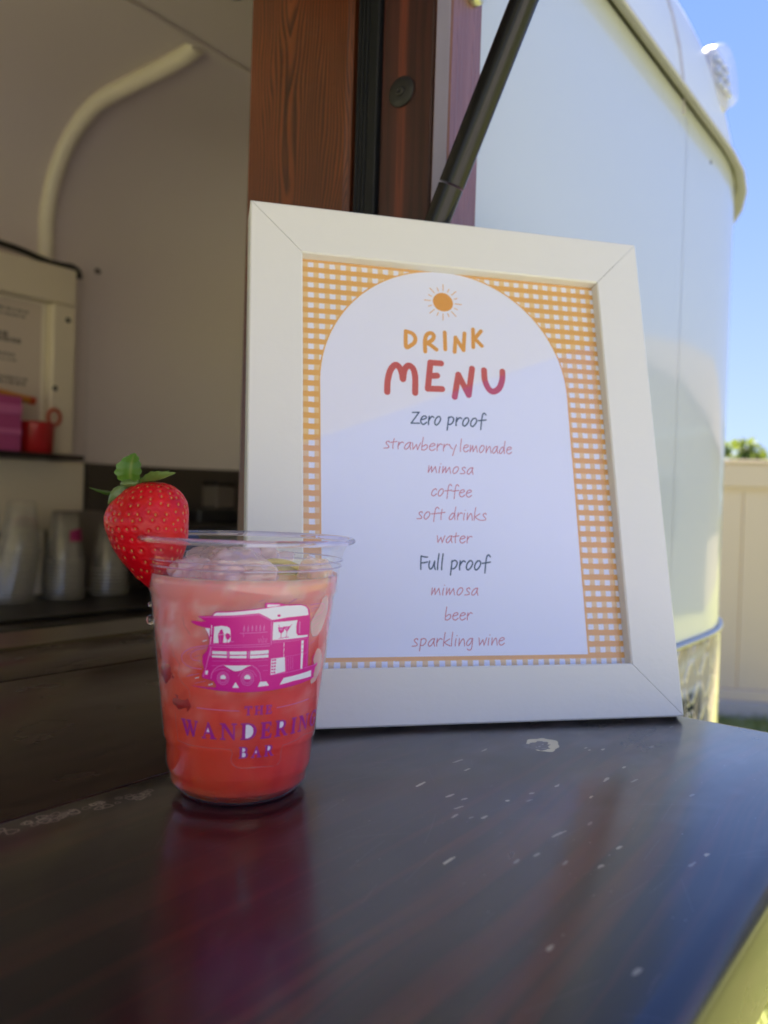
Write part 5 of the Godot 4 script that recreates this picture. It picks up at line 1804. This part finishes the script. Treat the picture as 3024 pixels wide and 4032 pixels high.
	_line(im, [-88,737,-86,709], LC.p, 0.2)
	_poly(im, [-69,741,-62,749,-51,746,-48,734,-54,722,-64,724], LC.m)
	_line(im, [-60,724,-60,707], LC.m, 0.25)
	_poly(im, [-52,716,-35,718,-37,707,-50,706], LC.m)
	_line(im, [-51,714,-36,715], LC.p, 0.3)
	_line(im, [-120,632,-65,634], LC.p, 0.14)
	_line(im, [-49,634,18,636], LC.p, 0.14)
	_line(im, [29,635,104,637], LC.p, 0.14)
	_line(im, [-123,612,-100,614], LC.p, 0.14)
	_line(im, [65,613,103,614], LC.p, 0.14)
	_line(im, [86,593,105,593], LC.p, 0.14)
	_line(im, [-135,695,-169,689,-209,679,-243,661,-264,640,-261,618,-241,603,-208,595,-167,595], LC.p, 0.25)
	_line(im, [-136,691,-173,683,-214,664,-234,650], LC.p, 0.12)
	_line(im, [-144,684,-186,673,-214,656,-217,640,-204,629,-172,627], LC.p, 0.22)
	_line(im, [-199,642,-174,651], LC.p, 0.12)
	_line(im, [279,853,319,855,365,851,381,835,363,816,323,802,293,790], LC.p, 0.22)
	_line(im, [286,837,329,839,359,833], LC.p, 0.12)
	_line(im, [300,774,353,792,372,811], LC.p, 0.12)
	_line(im, [304,753,350,772], LC.p, 0.12)
	_line(im, [307,686,335,695], LC.p, 0.15)
	_line(im, [342,583,338,623,350,635], LC.m, 0.45)
	_line(im, [337,584,381,590], LC.p, 0.2)
	_line(im, [365,568,362,556], LC.m, 0.35)
	_line(im, [-159,710,-143,716], LC.w, 0.3)
	_line(im, [-198,554,-181,559], LC.w, 0.3)
	_line(im, [-138,531,-121,536], LC.w, 0.3)
	_line(im, [-242,556,-179,575], LC.p, 0.15)
	_line(im, [-199,533,-151,547], LC.p, 0.15)
	_line(im, [-234,559,-209,569], LC.p, 0.15)
	_line(im, [174,869,215,887,251,901], LC.p, 0.15)
	_line(im, [54,877,76,886], LC.p, 0.12)
	_line(im, [117,885,147,890], LC.p, 0.12)
	_line(im, [289,824,308,832], LC.p, 0.15)
	_line(im, [240,920,200,916,182,919,185,927,210,927,249,920,224,903,202,892,219,893], LC.p, 0.2)
	_line(im, [187,877,236,900,253,909], LC.p, 0.12)
	_line(im, [-247,803,-242,768,-220,742,-216,730], LC.e, 0.16)
	_line(im, [-321,662,-305,633,-277,601,-288,564,-272,530,-233,504,-229,469], LC.e, 0.16)
	_line(im, [-326,392,-324,329,-317,273,-249,266,-181,266,-85,266,-40,263,-32,245,-40,224,-34,203,-10,187,41,183,112,184,183,179,204,199,203,237,208,262,297,272,340,285,401,278,512,268], LC.e, 0.16)


# ---------------------------------------------------------------- the strawberry on the rim
func strawberry() -> void:
	var k := 7.597e-5
	var right := Vector3(0.6105, 0.0, 0.7920)
	var near := Vector3(-0.7920, 0.0, 0.6105)
	var s := thing("strawberry", "ripe red strawberry with green leaves slit onto the left of the cup's rim", "strawberry", Vector3(0.2110, 0.1115, -0.2944))
	s.basis = Basis(right, Vector3.UP, near)
	# outline rows: height, left and right edges (in steps of k from the rim)
	var rows := [[308, 70, 80], [304, 40, 118], [296, 0, 152], [282, -38, 186], [262, -74, 214], [238, -106, 236], [206, -140, 254], [170, -168, 265], [130, -186, 271], [90, -193, 273], [50, -190, 271], [10, -180, 268], [-40, -160, 263], [-90, -132, 252], [-140, -98, 234], [-190, -56, 206], [-235, -14, 172], [-272, 32, 136], [-298, 64, 108], [-306, 86, 92]]
	var nr := rows.size() - 1
	var spot := func(u: float, v: float) -> Array:
		var f := v * nr
		var i := clampi(int(f), 0, nr - 1)
		var t := f - i
		var a: Array = rows[maxi(i - 1, 0)]
		var b: Array = rows[i]
		var c: Array = rows[i + 1]
		var d: Array = rows[mini(i + 2, nr)]
		var q := []
		for n in 3:
			q.append(cubic_interpolate(b[n], c[n], a[n], d[n], t))
		var hw: float = (q[2] - q[1]) / 2.0 * k
		var mid: float = (q[2] + q[1]) / 2.0 * k
		var an := u * TAU
		var bump := 1.0 + 0.022 * sin(an * 3.0 + q[0] * 0.013) * sin(an * 2.0 - q[0] * 0.02)
		return [Vector3(mid + cos(an) * hw * bump, q[0] * k, -sin(an) * hw * 0.86 * bump), hw]
	# seeds in staggered rows
	var seeds := []
	var nv := 15
	for j in nv:
		var v := 0.11 + 0.86 * j / (nv - 1.0)
		var p: Array = spot.call(0.0, v)
		var cnt: int = maxi(3, int(round(TAU * p[1] / 0.0042)))
		for i in cnt:
			var u := fposmod((i + 0.5 * (j % 2) + rng.randf_range(-0.24, 0.24)) / cnt, 1.0)
			var vv := v + rng.randf_range(-0.015, 0.015)
			seeds.append([u, vv, spot.call(u, vv)[0]])
	var bins := {}
	for q in seeds:
		var b := Vector3i((q[2] / 0.0035).floor())
		if not bins.has(b):
			bins[b] = []
		bins[b].append(q[2])
	var skin := func(u: float, v: float) -> Vector3:
		var p: Vector3 = spot.call(u, v)[0]
		var e := 0.004
		var du: Vector3 = spot.call(fposmod(u + e, 1.0), v)[0] - spot.call(fposmod(u - e, 1.0), v)[0]
		var dv: Vector3 = spot.call(u, minf(v + e, 1.0))[0] - spot.call(u, maxf(v - e, 0.0))[0]
		var n := dv.cross(du).normalized()
		if v < 0.02: n = Vector3.UP
		if v > 0.985: n = Vector3.DOWN
		if n.dot(p - Vector3(0.006, 0.004, 0)) < 0.0: n = -n
		var near2 := 1.0
		var b := Vector3i((p / 0.0035).floor())
		for x in range(-1, 2):
			for y in range(-1, 2):
				for z in range(-1, 2):
					var l: Variant = bins.get(b + Vector3i(x, y, z))
					if l != null:
						for c in l:
							near2 = minf(near2, p.distance_squared_to(c))
		var d := sqrt(near2)
		return p - n * (0.00052 * exp(-pow(d / 0.00075, 2.0)) - 0.00014 * exp(-pow((d - 0.0016) / 0.0006, 2.0)))
	var st := mb()
	var tint := FastNoiseLite.new()
	tint.seed = 12
	tint.frequency = 1.0
	surf(st, 210, 190, skin, func(u: float, v: float) -> Color:
		var p: Vector3 = spot.call(u, v)[0] * 60.0
		var c := Color(0.66, 0.006, 0.016).lerp(Color(0.46, 0.003, 0.008), clampf(0.5 + 0.9 * tint.get_noise_3d(p.x, p.y, p.z), 0.0, 1.0))
		return c.lerp(Color(0.66, 0.10, 0.07), 0.5 * smoothstep(0.12, 0.0, v)), false)
	var body := obj("berry_flesh", st, M.berry_red, s)
	# the seeds themselves
	var sm := mb()
	blob(sm, Vector3.ZERO, Vector3(0.00036, 0.00064, 0.00026), 0.0, 1, 8, 6)
	sm.generate_normals()
	var mm := MultiMesh.new()
	mm.transform_format = MultiMesh.TRANSFORM_3D
	mm.mesh = sm.commit()
	mm.instance_count = seeds.size()
	for i in seeds.size():
		var q: Array = seeds[i]
		var du: Vector3 = spot.call(fposmod(q[0] + 0.004, 1.0), q[1])[0] - spot.call(fposmod(q[0] - 0.004, 1.0), q[1])[0]
		var dv: Vector3 = spot.call(q[0], minf(q[1] + 0.004, 1.0))[0] - spot.call(q[0], maxf(q[1] - 0.004, 0.0))[0]
		var n := dv.cross(du).normalized()
		if n.dot(q[2] - Vector3(0.006, 0.004, 0)) < 0.0: n = -n
		var up := -dv.normalized()
		up = (up - n * up.dot(n)).normalized()
		mm.set_instance_transform(i, Transform3D(Basis(up.cross(n), up, n), q[2] - n * 0.00032))
	var sd := MultiMeshInstance3D.new()
	sd.name = "seeds"
	sd.multimesh = mm
	sd.material_override = M.berry_seed
	s.add_child(sd)
	sd.set_meta("kind", "stuff")
	# the calyx
	sepal(s, [Vector3(-52, 290, 20), Vector3(-48, 345, 62), Vector3(-42, 410, 66), Vector3(-34, 466, 30)], Vector3(1, 0.05, 0.25), 82, 0.32, lin(0.085, 0.19, 0.018), lin(0.20, 0.27, 0.06))
	sepal(s, [Vector3(-10, 300, 0), Vector3(60, 318, 40), Vector3(130, 334, 50), Vector3(196, 362, 10)], Vector3(0.12, 0.30, 0.94), 62, 0.5, lin(0.13, 0.20, 0.05), lin(0.22, 0.27, 0.10))
	sepal(s, [Vector3(60, 318, 10), Vector3(110, 330, 0), Vector3(142, 352, -8), Vector3(150, 384, -16)], Vector3(0.7, 0.1, 0.7), 26, 0.2, lin(0.14, 0.21, 0.06), lin(0.2, 0.26, 0.1))
	sepal(s, [Vector3(-80, 272, 10), Vector3(-140, 242, 26), Vector3(-215, 246, 20), Vector3(-302, 266, 0)], Vector3(0.0, 0.22, 0.97), 34, 0.5, lin(0.07, 0.13, 0.025), lin(0.10, 0.15, 0.05))
	sepal(s, [Vector3(-70, 286, 24), Vector3(-104, 262, 62), Vector3(-140, 220, 74), Vector3(-166, 172, 58)], Vector3(0.72, -0.5, 0.35), 40, 0.7, lin(0.15, 0.22, 0.07), lin(0.22, 0.28, 0.12))
	sepal(s, [Vector3(-96, 262, -10), Vector3(-140, 236, 0), Vector3(-164, 200, 6), Vector3(-176, 166, 0)], Vector3(0.5, -0.4, 0.7), 24, 0.4, lin(0.05, 0.11, 0.02), lin(0.09, 0.14, 0.04))
	sepal(s, [Vector3(-20, 296, -20), Vector3(10, 318, -70), Vector3(20, 332, -130), Vector3(30, 340, -190)], Vector3(1, 0.1, 0.0), 50, 0.3, lin(0.07, 0.14, 0.02), lin(0.12, 0.18, 0.04))
	st = mb()
	blob(st, Vector3(-56, 292, 6) * k, Vector3(62, 26, 62) * k, 0.3, 4, 20, 10)
	obj("calyx", st, mat("calyx_green", lin(0.13, 0.19, 0.05), 0.45), s)


func sepal(s: Node3D, spine: Array, across: Vector3, half: float, cup_: float, c0: Color, c1: Color) -> void:
	var k := 7.597e-5
	var cv := Curve3D.new()
	for i in 4:
		var t: Vector3 = (spine[mini(i + 1, 3)] - spine[maxi(i - 1, 0)]) / 6.0
		cv.add_point(spine[i], -t, t)
	var long := cv.get_baked_length()
	var a := across.normalized()
	var at := func(u: float, v: float) -> Vector3:
		var p := cv.sample_baked(v * long, true)
		var q := cv.sample_baked(minf(v * long + 2.0, long), true) - cv.sample_baked(maxf(v * long - 2.0, 0.0), true)
		var n := a.cross(q.normalized()).normalized()
		var w := (u - 0.5) * 2.0
		var shape := pow(sin(PI * pow(clampf(v, 0.0, 1.0), 0.85)), 0.62) * (0.55 + 0.45 * sin(PI * clampf(v * 0.9 + 0.08, 0, 1)))
		if v < 0.12: shape = maxf(shape, 0.35)
		shape *= 1.0 + 0.07 * absf(w) * sin(v * 34.0)
		var vein := 1.6 * cos(w * 9.0 + v * 4.0) * (1.0 - absf(w)) * minf(v * 4.0, 1.0)
		return (p + a * (w * half * shape) + n * (cup_ * half * (w * w - 0.3) * shape + vein)) * k
	var col := func(u: float, v: float) -> Color:
		var w := absf(u - 0.5) * 2.0
		var c := c1.lerp(c0, smoothstep(0.02, 0.22, w))
		c = c.lerp(c1, 0.5 * smoothstep(0.35, 0.0, v))
		if v > 0.93 and half < 40: c = c.lerp(lin(0.02, 0.02, 0.01), 0.8)
		return c.srgb_to_linear()
	var st := mb()
	surf(st, 14, 26, at, col)
	obj("sepal", st, M.sepal_green, s)
